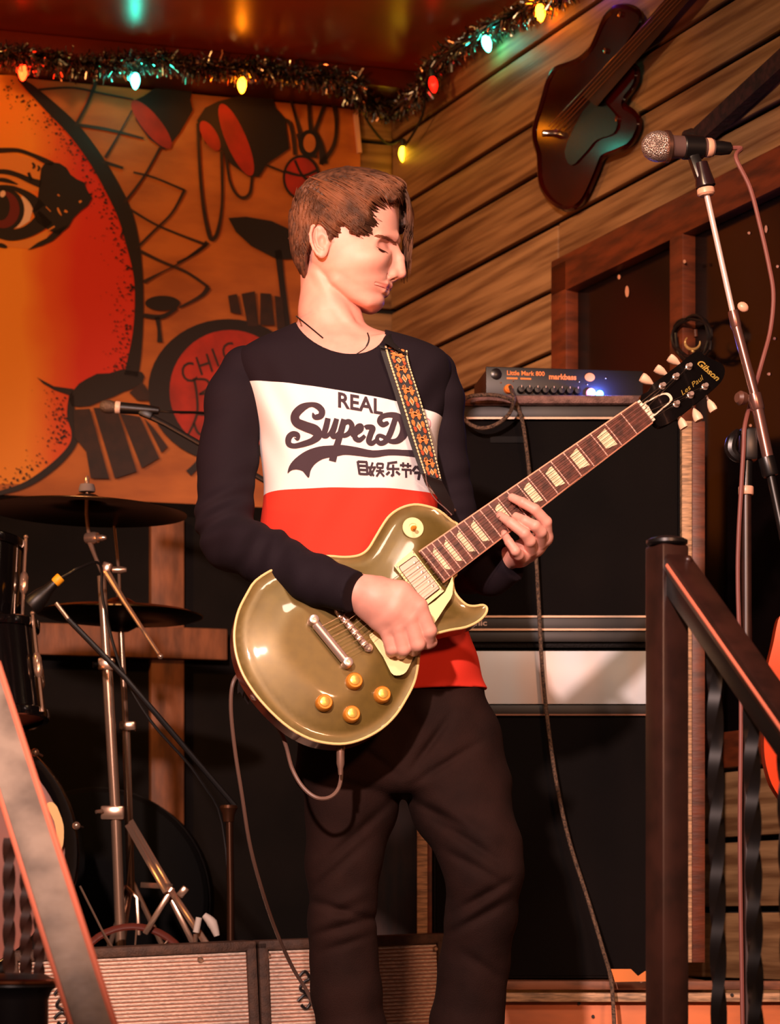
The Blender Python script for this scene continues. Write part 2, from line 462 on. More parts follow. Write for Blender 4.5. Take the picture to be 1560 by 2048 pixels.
mural = thing('painted_mural', 'plywood mural of a giant orange face, stage lamps and drums', 'mural', mub)
face_grad(m_face, mub)
def ply(px, py): return PL.hit(px, py, 0.024)
# the plywood sheet
mb = MB(); u0 = PL.loc(716, 600)[0]; z0 = mub.z; z1 = ZT - 0.055
A = PL.at(u0, (z0 + z1) / 2, 0.012); B = PL.at(2.4, (z0 + z1) / 2, 0.012); mb.bar(A, B, 0.022, z1 - z0); mb.build('plywood_sheet', m_mply, mural, False)
mb = MB(); a = PL.hit(711, 226, 0.03); b_ = PL.hit(719, 306, 0.03); mb.bar(a, b_, 0.012, 0.011, up=PL.u); mb.build('edge_strip', mat('pale_metal_strip', (225, 170, 150), 0.4), mural)
LAY = [0.0240]
class Paint:
    def __init__(s, name, m): s.n = name; s.m = m; s.b = MB(); s.L = []; LAY[0] += 0.0005; o = LAY[0]; s.fn = lambda x, y: PL.hit(x, y, o)
    def poly(s, p, sm=0): b = MB(); s.L.append(b); b.poly(cat2(p, sm, True) if sm else p, s.fn); return s
    def rib(s, p, sm=5): b = MB(); s.L.append(b); b.ribbon(p, s.fn, sm); return s
    def done(s):
        for b in s.L: b.build(s.n, s.m, mural, False)          # every painted shape is a part of its own
        return s.b.build(s.n, s.m, mural, False) if s.b.v else None
def cr(ox, oy, sc, pts): return [(ox + p[0] / sc, oy + p[1] / sc) + ((p[2] / sc,) if len(p) > 2 else ()) for p in pts]
def A_(p): return cr(0, 0, 1.95, p)         # top-left view
def B_(p): return cr(0, 480, 2.786, p)      # lower-left view
def E_(p): return cr(0, 140, 5.12, p)       # eye view
face_edge = [(30, 150), (62, 176), (104, 217), (150, 263), (192, 320), (224, 375), (250, 430), (266, 490), (276, 550), (278, 610), (275, 670), (268, 720), (262, 748), (205, 775), (150, 795), (142, 830), (150, 866), (142, 895), (106, 933), (54, 968), (0, 986), (-60, 1000)]
fe = cat2(face_edge[:-2], 4); Paint('painted_face', m_face).poly(fe + [(-200 - x, y) for x, y in fe[::-1]]).done()
Paint('painted_outline', m_blk).rib([(-200 - x, y, 22) for x, y in face_edge[:13]]).rib([(-200 - x, y, 12) for x, y in face_edge[14:-1]]).rib([(54, 968, 10), (0, 986, 9), (-100, 1000, 8), (-200, 986, 9), (-254, 968, 10)]).done()
p = Paint('painted_eyelid', m_lid)
p.poly(E_([(-60, 860), (120, 850), (300, 900), (440, 960), (430, 1060), (400, 1240), (250, 1230), (100, 1170), (-60, 1190)]))
p.poly(E_([(-60, 1720), (150, 1770), (350, 1710), (560, 1600), (470, 1730), (300, 1830), (-60, 1800)])); p.done()
p = Paint('eye_white', m_whp).poly(E_([(235, 1280), (310, 1330), (335, 1430), (305, 1545), (200, 1612), (90, 1625), (60, 1500), (150, 1400)])).done()
p = Paint('eye_iris_rim', m_blk).poly(E_(ell(35, 1430, 215, 225))).done()
p = Paint('eye_iris', m_iris).poly(E_(ell(35, 1430, 165, 190))).done()
p = Paint('eye_pupil', m_blk).poly(E_(ell(10, 1400, 90, 140))).done()
Paint('eye_glint', m_whp).poly(E_(ell(28, 1268, 28, 36, 20, 14))).done()
p = Paint('painted_outline', m_blk)
p.rib([(38, 158, 5), (60, 176, 16), (104, 217, 24), (150, 263, 27), (192, 320, 28), (224, 375, 30), (250, 430, 30), (266, 490, 26), (276, 550, 18), (278, 610, 17), (275, 670, 20), (268, 720, 26), (262, 752, 28)])
p.rib([(143, 790, 10), (142, 830, 16), (150, 866, 14), (142, 895, 13), (106, 933, 14), (54, 968, 12), (0, 986, 9), (-60, 1000, 8)])
p.poly(cr(0, 480, 2.786, [(440, 800), (480, 775), (540, 745), (610, 742), (680, 720), (740, 730), (790, 735), (805, 760), (795, 790), (740, 830), (690, 845), (640, 870), (560, 900), (500, 925), (440, 930), (400, 925), (385, 890), (390, 860)]))
p.poly(B_([(205, 765), (300, 815), (410, 830), (400, 870), (300, 835), (240, 800)]))
# eye: brow line, crease, lashes, dark temple
p.rib(E_([(-60, 820, 45), (0, 822, 50), (180, 822, 42), (330, 870, 40), (450, 925, 55), (540, 965, 50)]))
p.rib(E_([(-60, 1040, 40), (60, 1042, 50), (180, 1075, 50), (300, 1128, 60), (420, 1170, 80)]))
p.rib(E_([(-60, 1120, 30), (60, 1130, 44), (180, 1170, 12)]))
p.rib(E_([(-60, 1190, 26), (100, 1200, 40), (230, 1250, 60), (330, 1320, 90), (410, 1420, 130)]))
p.rib(E_([(-60, 1660, 90), (100, 1690, 115), (250, 1665, 120), (380, 1590, 150), (470, 1500, 190)]))
p.poly(E_([(420, 1010), (455, 960), (530, 945), (610, 955), (680, 1000), (720, 1070), (790, 1120), (860, 1150), (890, 1230), (945, 1310), (900, 1390), (830, 1440), (750, 1520), (700, 1610), (600, 1690), (500, 1640), (380, 1560), (330, 1440), (380, 1360), (400, 1200)]))
p.poly(E_([(690, 1590), (620, 1680), (540, 1750), (430, 1800), (280, 1845), (380, 1770), (480, 1720), (560, 1640)]))
p.rib(E_([(330, 950, 18), (350, 980, 26), (335, 1010, 14)])); p.rib(E_([(385, 980, 14), (400, 1000, 22), (385, 1035, 14)])); p.rib(E_([(290, 1050, 30), (310, 1100, 30), (330, 1130, 40)]))
p.rib(E_([(-60, 1780, 40), (30, 1800, 44), (70, 1815, 20)]))
p.done()
p = Paint('eye_crease_marks', m_lid)
p.rib(E_([(590, 1275, 16), (610, 1290, 10)])); p.rib(E_([(590, 1410, 14), (605, 1450, 20), (630, 1490, 8)])); p.rib(E_([(660, 1440, 26), (690, 1455, 20)])); p.rib(E_([(480, 1650, 14), (560, 1600, 16)])); p.rib(E_([(810, 1355, 24), (835, 1340, 18)])); p.rib(E_([(470, 1400, 8), (520, 1450, 8)]))
p.done()
# stipple along the edge of the face
st = Paint('stipple_dots', m_blk)
E2 = cat2(face_edge, 8)
for k in range(650):
    i = random.randrange(3, len(E2) - 2); x, y = E2[i]
    if 740 < y < 800: continue
    d = 12 + abs(random.gauss(0, 1)) * 22; nx = -1; ny = 0.55 if y < 450 else (0.0 if y < 745 else -0.5)
    x += nx * d + random.uniform(-4, 4); y += ny * d + random.uniform(-6, 6)
    r = random.uniform(0.8, 2.6) * (1.25 - min(d, 60) / 80)
    st.b.poly(ell(x, y, r, r * random.uniform(.7, 1.4), random.uniform(0, 90), 6), st.fn)
st.done()['kind'] = 'stuff'
# net of lines
p = Paint('painted_net', m_brn)
for L in ([(150, 350, 10), (280, 342, 8), (400, 365, 8), (520, 388, 6)], [(390, 280, 18), (345, 395, 12), (300, 480, 12)], [(290, 485, 12), (420, 505, 12), (560, 540, 8)],
          [(515, 430, 6), (460, 530, 8), (410, 615, 12)], [(400, 630, 14), (480, 655, 10)], [(520, 672, 8), (600, 692, 8), (720, 742, 9)], [(625, 575, 10), (560, 690, 9), (485, 790, 12)],
          [(720, 740, 12), (670, 830, 9), (600, 900, 9), (530, 970, 10)], [(505, 815, 10), (600, 872, 9), (700, 915, 9), (805, 955, 12)], [(805, 955, 12), (760, 990, 9), (690, 1025, 9)]):
    p.rib(A_(L))
for L in ([(780, 62, 20), (900, 120, 16), (1040, 180, 16), (1160, 262, 16)], [(1160, 262, 30), (1120, 312, 22), (1000, 376, 12)], [(1150, 25, 22), (1000, 128, 10), (890, 185, 10), (800, 235, 24)], [(1140, 10, 20), (1160, 28, 18)]):
    p.rib(B_(L))
# loops, struts
for L in ([(772, 480, 12), (778, 640, 12), (792, 800, 14), (815, 915, 16), (832, 932, 16), (852, 890, 14), (866, 780, 10), (864, 590, 12)], [(880, 600, 10), (895, 700, 10), (920, 755, 10), (950, 772, 14), (975, 750, 12), (982, 690, 10)],
          [(1130, 375, 12), (1148, 440, 10), (1170, 520, 16)], [(1205, 385, 16), (1206, 450, 14), (1212, 510, 16)], [(1275, 385, 18), (1250, 450, 14), (1225, 520, 16)], [(1300, 390, 22), (1312, 480, 14), (1300, 570, 16), (1250, 640, 20)],
          [(1165, 520, 22), (1185, 590, 14), (1235, 612, 14)], [(1225, 515, 22), (1250, 560, 18), (1262, 640, 34)], [(1085, 470, 14), (1125, 475, 16), (1140, 520, 14), (1150, 605, 14)], [(1030, 640, 9), (1110, 672, 9)],
          [(960, 365, 14), (1150, 372, 16), (1300, 378, 30), (1360, 420, 10)]):
    p.rib(A_(L))
p.rib([(708, 150, 10), (706, 190, 12), (705, 220, 6)])
p.done()
p = Paint('painted_lamp_body', m_blk)
p.poly(A_([(515, 395), (560, 375), (650, 310), (720, 350), (745, 330), (758, 320), (742, 390), (752, 430), (700, 520), (668, 560), (640, 585), (580, 540), (530, 470)]))
p.poly(A_([(850, 395), (930, 375), (1060, 365), (1075, 420), (1110, 460), (1128, 580), (1040, 640), (1010, 690), (970, 690), (900, 640), (870, 590), (800, 560), (768, 470), (800, 420)]))
p.poly(A_(ell(1205, 560, 42, 54))); p.poly(A_(ell(1175, 692, 73, 88)))
p.poly(A_([(890, 850), (960, 845), (1060, 862), (1120, 890), (1180, 940), (1210, 1010), (1080, 1012), (980, 960), (920, 905)]))
p.rib([(556, 500, 14), (564, 570, 12), (575, 660, 14)])
p.poly(B_(ell(905, 352, 97, 42))); p.rib(B_([(800, 420, 24), (900, 428, 26), (985, 380, 16)])); p.rib(B_([(876, 430, 28), (886, 500, 20), (890, 570, 30)]))
p.done()
p = Paint('painted_lamp_lens', m_redp)
p.poly(A_(ell(591, 485, 118, 36, 51))); p.poly(A_(ell(921, 545, 152, 40, 67))); p.poly(A_(ell(819, 530, 66, 28, 60))); p.poly(A_(ell(1175, 692, 63, 77)))
p.done()
Paint('painted_hub', m_mply).poly(A_(ell(1207, 558, 24, 36))).done()
p = Paint('painted_spokes', m_blk).rib(A_([(1115, 670, 12), (1180, 685, 10), (1235, 665, 12)])).rib(A_([(1150, 625, 10), (1180, 685, 10), (1230, 720, 16)])); p.done()
# painted bass drum, congas
Paint('painted_drum_shell', m_blk).poly(ell(456, 781, 160, 143, 0, 48)).rib(B_([(1150, 1180, 40), (1100, 1250, 36), (1050, 1300, 40)])).done()
Paint('painted_drum_head', m_redp).poly(ell(460, 782, 121, 122, 0, 48)).done()
p = Paint('painted_conga_staves', m_brn)
for q in ([(410, 945), (500, 940), (608, 1330), (505, 1328), (480, 1180), (415, 1100)], [(520, 935), (650, 935), (762, 1290), (640, 1330)], [(668, 965), (780, 985), (888, 1215), (790, 1272)], [(800, 990), (850, 1040), (935, 1152), (900, 1187)], [(720, 850), (792, 790), (832, 850), (832, 895), (765, 895)],
          [(1270, 310), (1320, 300), (1345, 415), (1285, 405)], [(1345, 300), (1420, 285), (1440, 480), (1380, 480)], [(1450, 295), (1510, 300), (1530, 475), (1450, 475)], [(1530, 310), (1575, 320), (1590, 500), (1545, 500)]):
    p.poly(B_(q))
p.done()
p = Paint('painted_lettering', m_brn)
def drum_letter(ch, x, y, size, rot, narrow=0.8):
    c, s_ = math.cos(math.radians(rot)), math.sin(math.radians(rot))
    bq = MB(); p.L.append(bq); put_text(bq, ch, size, lambda a, b: p.fn(x + (a * narrow) * c + b * s_, y + (a * narrow) * s_ - b * c))
for ch, x, y, sz, rot in (('C', 366, 768, 58, -14), ('H', 399, 752, 56, -18), ('I', 432, 735, 56, -20), ('C', 450, 728, 56, -20)): drum_letter(ch, x, y, sz, rot)
for L in ([(1080, 770, 14), (1095, 850, 14), (1100, 950, 14), (1080, 1020, 14), (1045, 1090, 12)], [(1085, 775, 12), (1150, 780, 14), (1165, 820, 14), (1110, 860, 12)], [(1110, 860, 12), (1190, 860, 14), (1230, 920, 14), (1180, 970, 12), (1100, 970, 14)], [(1080, 1020, 14), (1110, 1080, 14), (1190, 1090, 14)], [(1100, 960, 14), (1000, 965, 10)]):
    p.rib(B_(L))
p.done()

# ================================================================== STRING LIGHTS, TINSEL, WALL-HUNG BASSES
m_cord = mat('dark_green_cord', (22, 20, 14), 0.6)
m_sock = mat('bulb_socket', (18, 22, 16), 0.5)
def bulb_mat(nm, c, e, s): 
    m = mat('bulb_glow_' + nm, c, 0.25, emit=e, estr=s); return m
BM = {'dimred': bulb_mat('dimred', (200, 20, 10), (255, 16, 6), 5), 'red': bulb_mat('red', (255, 90, 40), (255, 34, 8), 30), 'teal': bulb_mat('teal', (120, 255, 225), (60, 255, 215), 42),
      'orange': bulb_mat('orange', (255, 160, 40), (255, 130, 16), 45), 'yellow': bulb_mat('yellow', (255, 220, 90), (255, 196, 30), 22),
      'violet': bulb_mat('violet', (120, 80, 255), (110, 60, 255), 14)}
def bulb(kind, base, d, label):
    base = Vector(base); t = thing('christmas_bulb', label, 'light bulb', base, 'coloured bulbs on the string')
    MB().lathe([(0.0001, 0.0), (0.0075, 0.0), (0.008, 0.004), (0.0082, 0.012), (0.0072, 0.02), (0.006, 0.0215)], base, d, 14).build('socket', m_sock, t)
    MB().lathe([(0.0062, 0.019), (0.0095, 0.026), (0.0115, 0.034), (0.0112, 0.042), (0.009, 0.050), (0.0055, 0.057), (0.002, 0.0605), (0.0001, 0.061)], base, d, 16).build('glass', BM[kind], t)
    return t
DN = Vector((0.0, -0.12, -1.0))
def wl_pt(px, py, off): return PL.hit(px, py, off)
def wr_pt(px, py, off): return PR.hit(px, py, off)
bulbs = [('red', wl_pt(46, 116, 0.20), DN, 'glowing red bulb above the forehead of the painted face'),
         ('teal', wl_pt(271, 133, 0.20), DN, 'glowing teal bulb hanging in front of the first painted lamp'),
         ('orange', wl_pt(484, 142, 0.20), DN, 'glowing orange bulb above the large painted lamp'),
         ('yellow', wl_pt(806, 279, 0.09), Vector((0, 0, -1)), 'lone glowing yellow bulb hanging low in the wall corner'),
         ('dimred', wr_pt(862, 140, 0.10), Vector((0.15, -.1, -1)), 'glowing red bulb in the tinsel at the ceiling corner'),
         ('teal', wr_pt(966, 58, 0.07), Vector((0.25, -.1, -1)), 'glowing teal bulb on the boarded wall beside the ceiling'),
         ('orange', wr_pt(1078, -6, 0.06), Vector((0.08, -.1, -1)), 'glowing orange bulb high on the boarded wall'),
         ('violet', wr_pt(1178, -66, 0.06), Vector((0.1, -.1, -1)), 'glowing violet bulb at the top edge above the bass')]
roots = [bulb(*b) for b in bulbs]
# the cord
pts = [wl_pt(-60, 95, .21)] + [b[1] for b in bulbs[:3]] + [wl_pt(600, 150, .2), wl_pt(700, 190, .16), wl_pt(740, 250, .1), wl_pt(775, 288, .07), Vector(bulbs[3][1]) , wr_pt(812, 288, 0.05), wr_pt(845, 230, 0.06)] + [Vector(b[1]) for b in bulbs[4:]] + [wr_pt(1300, -120, .05)]
tag(MB().tube(pts, 0.0035, 8, smooth=5).build('light_string_cord', m_cord), 'dark cord of the string lights along the ceiling edge', 'cord')
# tinsel garlands: thousands of foil slivers
m_foil = []
for k, c in enumerate(((190, 180, 170), (150, 160, 170), (200, 120, 90), (90, 110, 90), (60, 45, 40))):
    m_foil.append(mat('tinsel_foil_%d' % k, c, 0.22, metal=1.0))
def garland(name, pts, n, rad, label, ln=0.035):
    P = catmull(pts, 10); L = len(P); mb = MB()
    mb.mi = 4; mb.tube(P, 0.006, 6)
    for i in range(n):
        t = random.random() * (L - 1.001); a = int(t); c = P[a].lerp(P[a + 1], t - a)
        d = Vector((random.gauss(0, 1), random.gauss(0, 1), random.gauss(0, 1) - .3)).normalized()
        s0 = c + d * random.uniform(0, 0.012); ln_ = ln * random.uniform(.4, 1.0) * rad / .04
        w = Vector((random.gauss(0, 1), random.gauss(0, 1), random.gauss(0, 1))).normalized() * random.uniform(.0012, .0024)
        m_ = s0 + d * ln_ * .5 + Vector((random.uniform(-1, 1), random.uniform(-1, 1), random.uniform(-1, 1))) * .006
        e_ = s0 + d * ln_ + Vector((0, 0, -.006)); b = len(mb.v); mb.mi = random.choice((0, 0, 0, 1, 1, 2, 3, 4))
        for q in (s0, m_, e_): mb.v.append(q - w); mb.v.append(q + w)
        mb._f([b, b + 1, b + 3, b + 2]); mb._f([b + 2, b + 3, b + 5, b + 4])
    o = mb.build(name, m_foil, None, False); tag(o, label, 'tinsel', kind='stuff'); return o
garland('tinsel_garland', [wl_pt(x, y, .215) for x, y in ((-60, 104), (60, 112), (180, 128), (300, 118), (420, 132), (540, 138), (640, 150), (720, 168))], 5200, 0.045, 'silver tinsel garland hanging under the beam above the mural')
garland('tinsel_garland', [wl_pt(690, 170, .19), wl_pt(740, 205, .15), wl_pt(790, 215, .1), wr_pt(840, 180, .09), wr_pt(866, 130, .08), wr_pt(930, 85, .06), wr_pt(1000, 45, .05), wr_pt(1080, 5, .05), wr_pt(1160, -40, .05)], 4200, 0.042, 'dim tinsel garland bunched at the corner and along the boarded wall')

# ---- bass guitar on the boarded wall
m_bass = mat('dark_cherry_lacquer', (52, 6, 4), 0.14, spec=.35, var=0.35, vscale=6)
m_bpg = mat('black_pickguard', (8, 9, 9), 0.28)
m_bneck = mat('bass_fretboard', (58, 30, 16), 0.45, var=0.3, vscale=12)
m_str = mat('steel_strings', (190, 170, 150), 0.3, metal=1.0)
m_chrome = mat('chrome', (225, 215, 205), 0.12, metal=1.0)
def C_(p): return cr(1050, 0, 3.9, p)
body = C_([(720, 80), (640, 160), (580, 290), (525, 400), (440, 480), (350, 520), (255, 555), (205, 625), (170, 740), (130, 880), (98, 990), (97, 1090), (128, 1200), (135, 1330), (150, 1440), (205, 1530), (275, 1590), (350, 1608), (420, 1570), (475, 1480), (540, 1330), (590, 1215), (680, 1170), (790, 1120), (850, 1040), (872, 950), (830, 890), (765, 850), (750, 800), (775, 740), (815, 690), (850, 620), (850, 545), (800, 520), (740, 500), (760, 380), (830, 270), (885, 180), (880, 115), (800, 75)])
body = cat2(body, 3, True)
PB = Plane(PR.at(0, 0, 0.045), PR.u, (0, 0, 1))
bass = thing('bass_guitar', 'dark cherry electric bass hung diagonally on the boarded wall', 'bass guitar', PB.hit(1150, 400))
MB().poly(body, lambda x, y: PB.hit(x, y, 0.012), fn2=lambda x, y: PB.hit(x, y, -0.02)).build('body', m_bass, bass, True, 30)
bv = body + [body[0]]
MB().tube([PB.hit(x, y, -0.001) for x, y in body], 0.0128, 8, closed=True).build('body_edge', m_bass, bass)
MB().poly(cat2(C_([(570, 740), (640, 820), (720, 930), (690, 1040), (560, 1090), (470, 1190), (360, 1290), (310, 1180), (380, 1000), (460, 860)]), 3, True), lambda x, y: PB.hit(x, y, 0.016), fn2=lambda x, y: PB.hit(x, y, 0.012)).build('pickguard', m_bpg, bass, False)
MB().poly(C_([(445, 740), (560, 830), (1420, -160), (1310, -260)]), lambda x, y: PB.hit(x, y, 0.026), fn2=lambda x, y: PB.hit(x, y, 0.008)).build('neck', m_bneck, bass, False)
for k in range(4):
    o = k * 26 - 39
    MB().tube([PB.hit(*C_([(215 + o * .75, 1010 + o * .66)])[0], 0.03), PB.hit(*C_([(1365 + o * .75, -210 + o * .66)])[0], 0.03)], 0.0011, 6).build('string', m_str, bass)
for x, y in ((790, 120), (675, 405), (630, 800), (765, 935)):
    MB().lathe([(0.0001, 0.012), (0.006, 0.012), (0.006, 0.018), (0.0001, 0.02)], PB.hit(*C_([(x, y)])[0]), PB.n, 12).build('screw', m_chrome, bass)
MB().box(PB.hit(*C_([(215, 1040)])[0], 0.018), (0.05, 0.02, 0.012), None, .003).build('bridge', m_chrome, bass)
# ---- neck of a second instrument at the right edge
neck2 = thing('wall_hung_neck', 'dark rough neck of another instrument on the wall, behind the microphone', 'guitar neck', PB.hit(1395, 275))
MB().bar(PB.hit(1400, 275, 0.0), PB.hit(1640, 55, 0.0), 0.026, 0.04, up=PR.u).build('neck', mat('dark_worn_neck', (54, 26, 22), 0.8, var=0.5, vscale=60, bump=0.6, bscale=90), neck2)
MB().lathe([(0.0001, 0), (0.02, 0), (0.026, 0.012), (0.018, 0.03), (0.0001, 0.032)], PB.hit(1392, 282, -0.005), PR.n, 12, sx=0.7).build('end_peg', mat('dark_worn_neck', (0, 0, 0)), neck2)

# ================================================================== DRUM KIT
m_cym = mat('dull_bronze_cymbal', (70, 50, 26), 0.32, metal=1.0, var=0.3, vscale=4, bump=0.08, bscale=120)
m_chr2 = mat('stage_chrome', (214, 176, 150), 0.2, metal=.8)
m_blkp = mat('black_powder_steel', (20, 17, 16), 0.42)
m_felt = mat('grey_felt', (120, 105, 98), 0.95)
m_shell = mat('black_drum_lacquer', (14, 11, 11), 0.12, coat=0.6)
m_head = mat('smoked_drum_head', (150, 70, 38), 0.4, coat=0.2, var=0.25, vscale=3)
m_rub = mat('pale_rubber_foot', (220, 205, 190), 0.6)
def cymbal(c, R_, tilt, parent, nm, flip=False):
    ax = Vector((math.sin(tilt[0]), math.sin(tilt[1]), 1)).normalized()
    pr = [(0.004, 0.030), (0.02, 0.028), (0.034, 0.020), (0.044, 0.012), (0.10, 0.006), (0.16, 0.001), (R_, -0.008), (R_, -0.0095), (0.16, -0.0006), (0.10, 0.0045), (0.044, 0.0105), (0.034, 0.0185), (0.02, 0.0265), (0.004, 0.0285)]
    if flip: pr = [(r, -h) for r, h in pr][::-1]
    return MB().lathe(pr, c, ax, 56, False).build(nm, m_cym, parent, True, 60)
# crash cymbal on its stand
D = 5.3
cr_c = W(174, 1016, D)
crash = thing('crash_cymbal', 'large dull bronze crash cymbal seen from below, left of the guitarist', 'cymbal', cr_c)
cymbal(cr_c, 0.212, (0.03, -0.01), crash, 'bronze_disc')
stand = thing('cymbal_stand', 'chrome boom cymbal stand holding the crash cymbal', 'cymbal stand', W(250, 2190, D))
MB().lathe([(0.0001, 0.034), (0.017, 0.034), (0.018, 0.04), (0.015, 0.05), (0.0001, 0.05)], cr_c, (0, 0, 1), 16).build('felt', m_felt, stand)
MB().lathe([(0.0001, 0.05), (0.005, 0.05), (0.006, 0.062), (0.003, 0.068), (0.0001, 0.068)], cr_c, (0, 0, 1), 10).build('wing_nut', m_chr2, stand)
MB().tube([cr_c + Vector((0, 0, .055)), W(173, 1030, D), W(178, 1072, D)], 0.0042, 10).build('tilter_rod', m_chr2, stand)
MB().lathe([(0.0001, -.014), (0.011, -.014), (0.013, -.008), (0.013, .008), (0.011, .014), (0.0001, .014)], W(184, 1076, D), (1, -.4, 0), 14).build('tilter', m_chr2, stand)
MB().lathe([(0.0001, 0), (0.006, 0), (0.007, .012), (0.004, .02), (0.0001, .022)], W(194, 1076, D - .01), (1, -.2, 0), 10).build('tilter_screw', m_chr2, stand)
MB().tube([W(180, 1085, D), W(190, 1112, D), W(206, 1150, D)], [0.006, 0.0042, 0.0042], 10, smooth=3).build('boom_arm', m_chr2, stand)
MB().box(W(214, 1138, D - .01), (0.02, 0.03, 0.026), Matrix.Rotation(.3, 3, 'Y'), .004).build('boom_clamp', m_chr2, stand)
MB().lathe([(0.0001, 0), (0.007, 0), (0.008, .018), (0.005, .03), (0.0001, .03)], W(225, 1140, D - .012), (1, 0, 0), 12).build('clamp_screw', m_chr2, stand)
MB().tube([W(214, 1146, D - .02), W(250, 1205, D - .05), W(318, 1308, D - .1)], [0.008, 0.0055, 0.004], 10).build('counter_rod', m_chr2, stand)
MB().sphere(W(321, 1313, D - .1), 0.0065, 12).build('rod_tip', m_chr2, stand)
MB().tube([W(203, 1152, D), W(214, 1330, D)], 0.0092, 14).build('upper_tube', m_chr2, stand)
MB().box(W(213, 1329, D), (0.034, 0.03, 0.026), None, .004).build('height_clamp', m_chr2, stand)
MB().lathe([(0.0001, 0), (0.006, 0), (0.007, .014), (0.0001, .016)], W(199, 1330, D), (-1, -.3, 0), 10).build('clamp_knob', m_blkp, stand)
MB().tube([W(214, 1330, D), W(232, 1640, D), W(246, 2000, D), W(252, 2185, D)], 0.0112, 14).build('lower_tube', m_chr2, stand)
MB().box(W(226, 1626, D), (0.05, 0.03, 0.03), None, .004).build('leg_clamp', m_chr2, stand)
MB().tube([W(205, 1622, D - .02), W(192, 1624, D - .03)], 0.004, 8).build('clamp_pin', m_chr2, stand)
for s_, e in ((W(262, 1642, D - .01), W(352, 1796, D - .12)), (W(255, 1650, D - .03), W(332, 1785, D - .14))):
    MB().bar(s_, e, 0.012, 0.006, up=(0, -1, 0), bev=.001).build('leg_strut', m_chr2, stand)
MB().bar(W(344, 1784, D - .12), W(432, 1916, D - .2), 0.014, 0.02, up=(0, -1, 0), bev=.002).build('leg', m_chr2, stand)
MB().bar(W(338, 1790, D - .1), W(398, 1910, D - .1), 0.012, 0.012, up=(0, -1, 0), bev=.002).build('leg', m_chr2, stand)
MB().bar(W(286, 1770, D - .06), W(340, 1773, D - .12), 0.016, 0.012, up=(0, 0, 1), bev=.002).build('leg_brace', m_chr2, stand)
MB().bar(W(346, 1775, D - .12), W(290, 1868, D - .12), 0.012, 0.014, up=(0, -1, 0), bev=.002).build('leg_brace', m_chr2, stand)
MB().box(W(366, 1784, D - .14), (0.024, 0.02, 0.016), Matrix.Rotation(-.9, 3, 'Y'), .003).build('leg_joint', m_chr2, stand)
MB().tube([W(408, 1830, D - .2), W(424, 1846, D - .2), W(434, 1872, D - .2)], [0.006, 0.011, 0.006], 12, smooth=3).build('rubber_foot', m_rub, stand)
MB().tube([W(398, 1835, D - .2), W(392, 1865, D - .2)], 0.0065, 10).build('rubber_foot', m_rub, stand)
MB().tube([W(391, 1868, D - .2), W(391, 1895, D - .2)], 0.0045, 10).build('spike', m_chr2, stand)
# hi-hat
D = 5.5
hh_c = W(240, 1228, D)
hat = thing('hi_hat_cymbals', 'pair of dark hi-hat cymbals below the crash cymbal', 'cymbal', hh_c - Vector((0, 0, .012)))
cymbal(hh_c + Vector((0, 0, .006)), 0.183, (0.02, 0), hat, 'top_cymbal')
cymbal(hh_c - Vector((0, 0, .010)), 0.183, (0.02, 0), hat, 'bottom_cymbal', True)
hs = thing('hi_hat_stand', 'slender chrome stand and rod of the hi-hat', 'cymbal stand', W(268, 2190, D))
MB().tube([W(228, 1048, D), W(238, 1150, D), W(240, 1225, D), W(244, 1300, D)], 0.0032, 8).build('pull_rod', m_chr2, hs)
MB().lathe([(0.0001, 0), (0.007, 0), (0.008, .012), (0.006, .022), (0.0001, .024)], W(239, 1205, D), (0, 0, 1), 12).build('clutch', m_chr2, hs)
MB().lathe([(0.0001, 0), (0.014, 0), (0.016, -.012), (0.009, -.034), (0.0001, -.036)], W(241, 1258, D), (0, 0, -1), 14).build('cymbal_seat', m_blkp, hs)
MB().tube([W(242, 1262, D), W(252, 1470, D)], 0.0068, 12).build('upper_tube', m_chr2, hs)
MB().box(W(256, 1452, D - .01), (0.036, 0.024, 0.02), None, .004).build('height_clamp', m_chr2, hs)
MB().tube([W(252, 1455, D), W(258, 1640, D), W(262, 1790, D)], 0.009, 12).build('lower_tube', m_chr2, hs)
MB().tube([W(251, 1772, D - .02), W(236, 1796, D - .03), W(236, 1870, D - .03)], 0.0045, 8).build('yoke', m_chr2, hs)
MB().tube([W(251, 1772, D - .02), W(274, 1796, D - .03), W(278, 1870, D - .03)], 0.0045, 8).build('yoke', m_chr2, hs)
MB().tube([W(262, 1690, D - .02), W(254, 1770, D - .02)], 0.003, 8).build('linkage', m_chr2, hs)
for a in (0.3, 2.4, 4.5):
    MB().tube([W(262, 1760, D), W(264, 2175, D) + Vector((.22 * math.cos(a), .15 * math.sin(a), 0))], 0.006, 8).build('leg', m_chr2, hs)
MB().box(W(260, 2180, D - .1), (0.09, 0.26, 0.015), None, .004).build('pedal', m_chr2, hs)
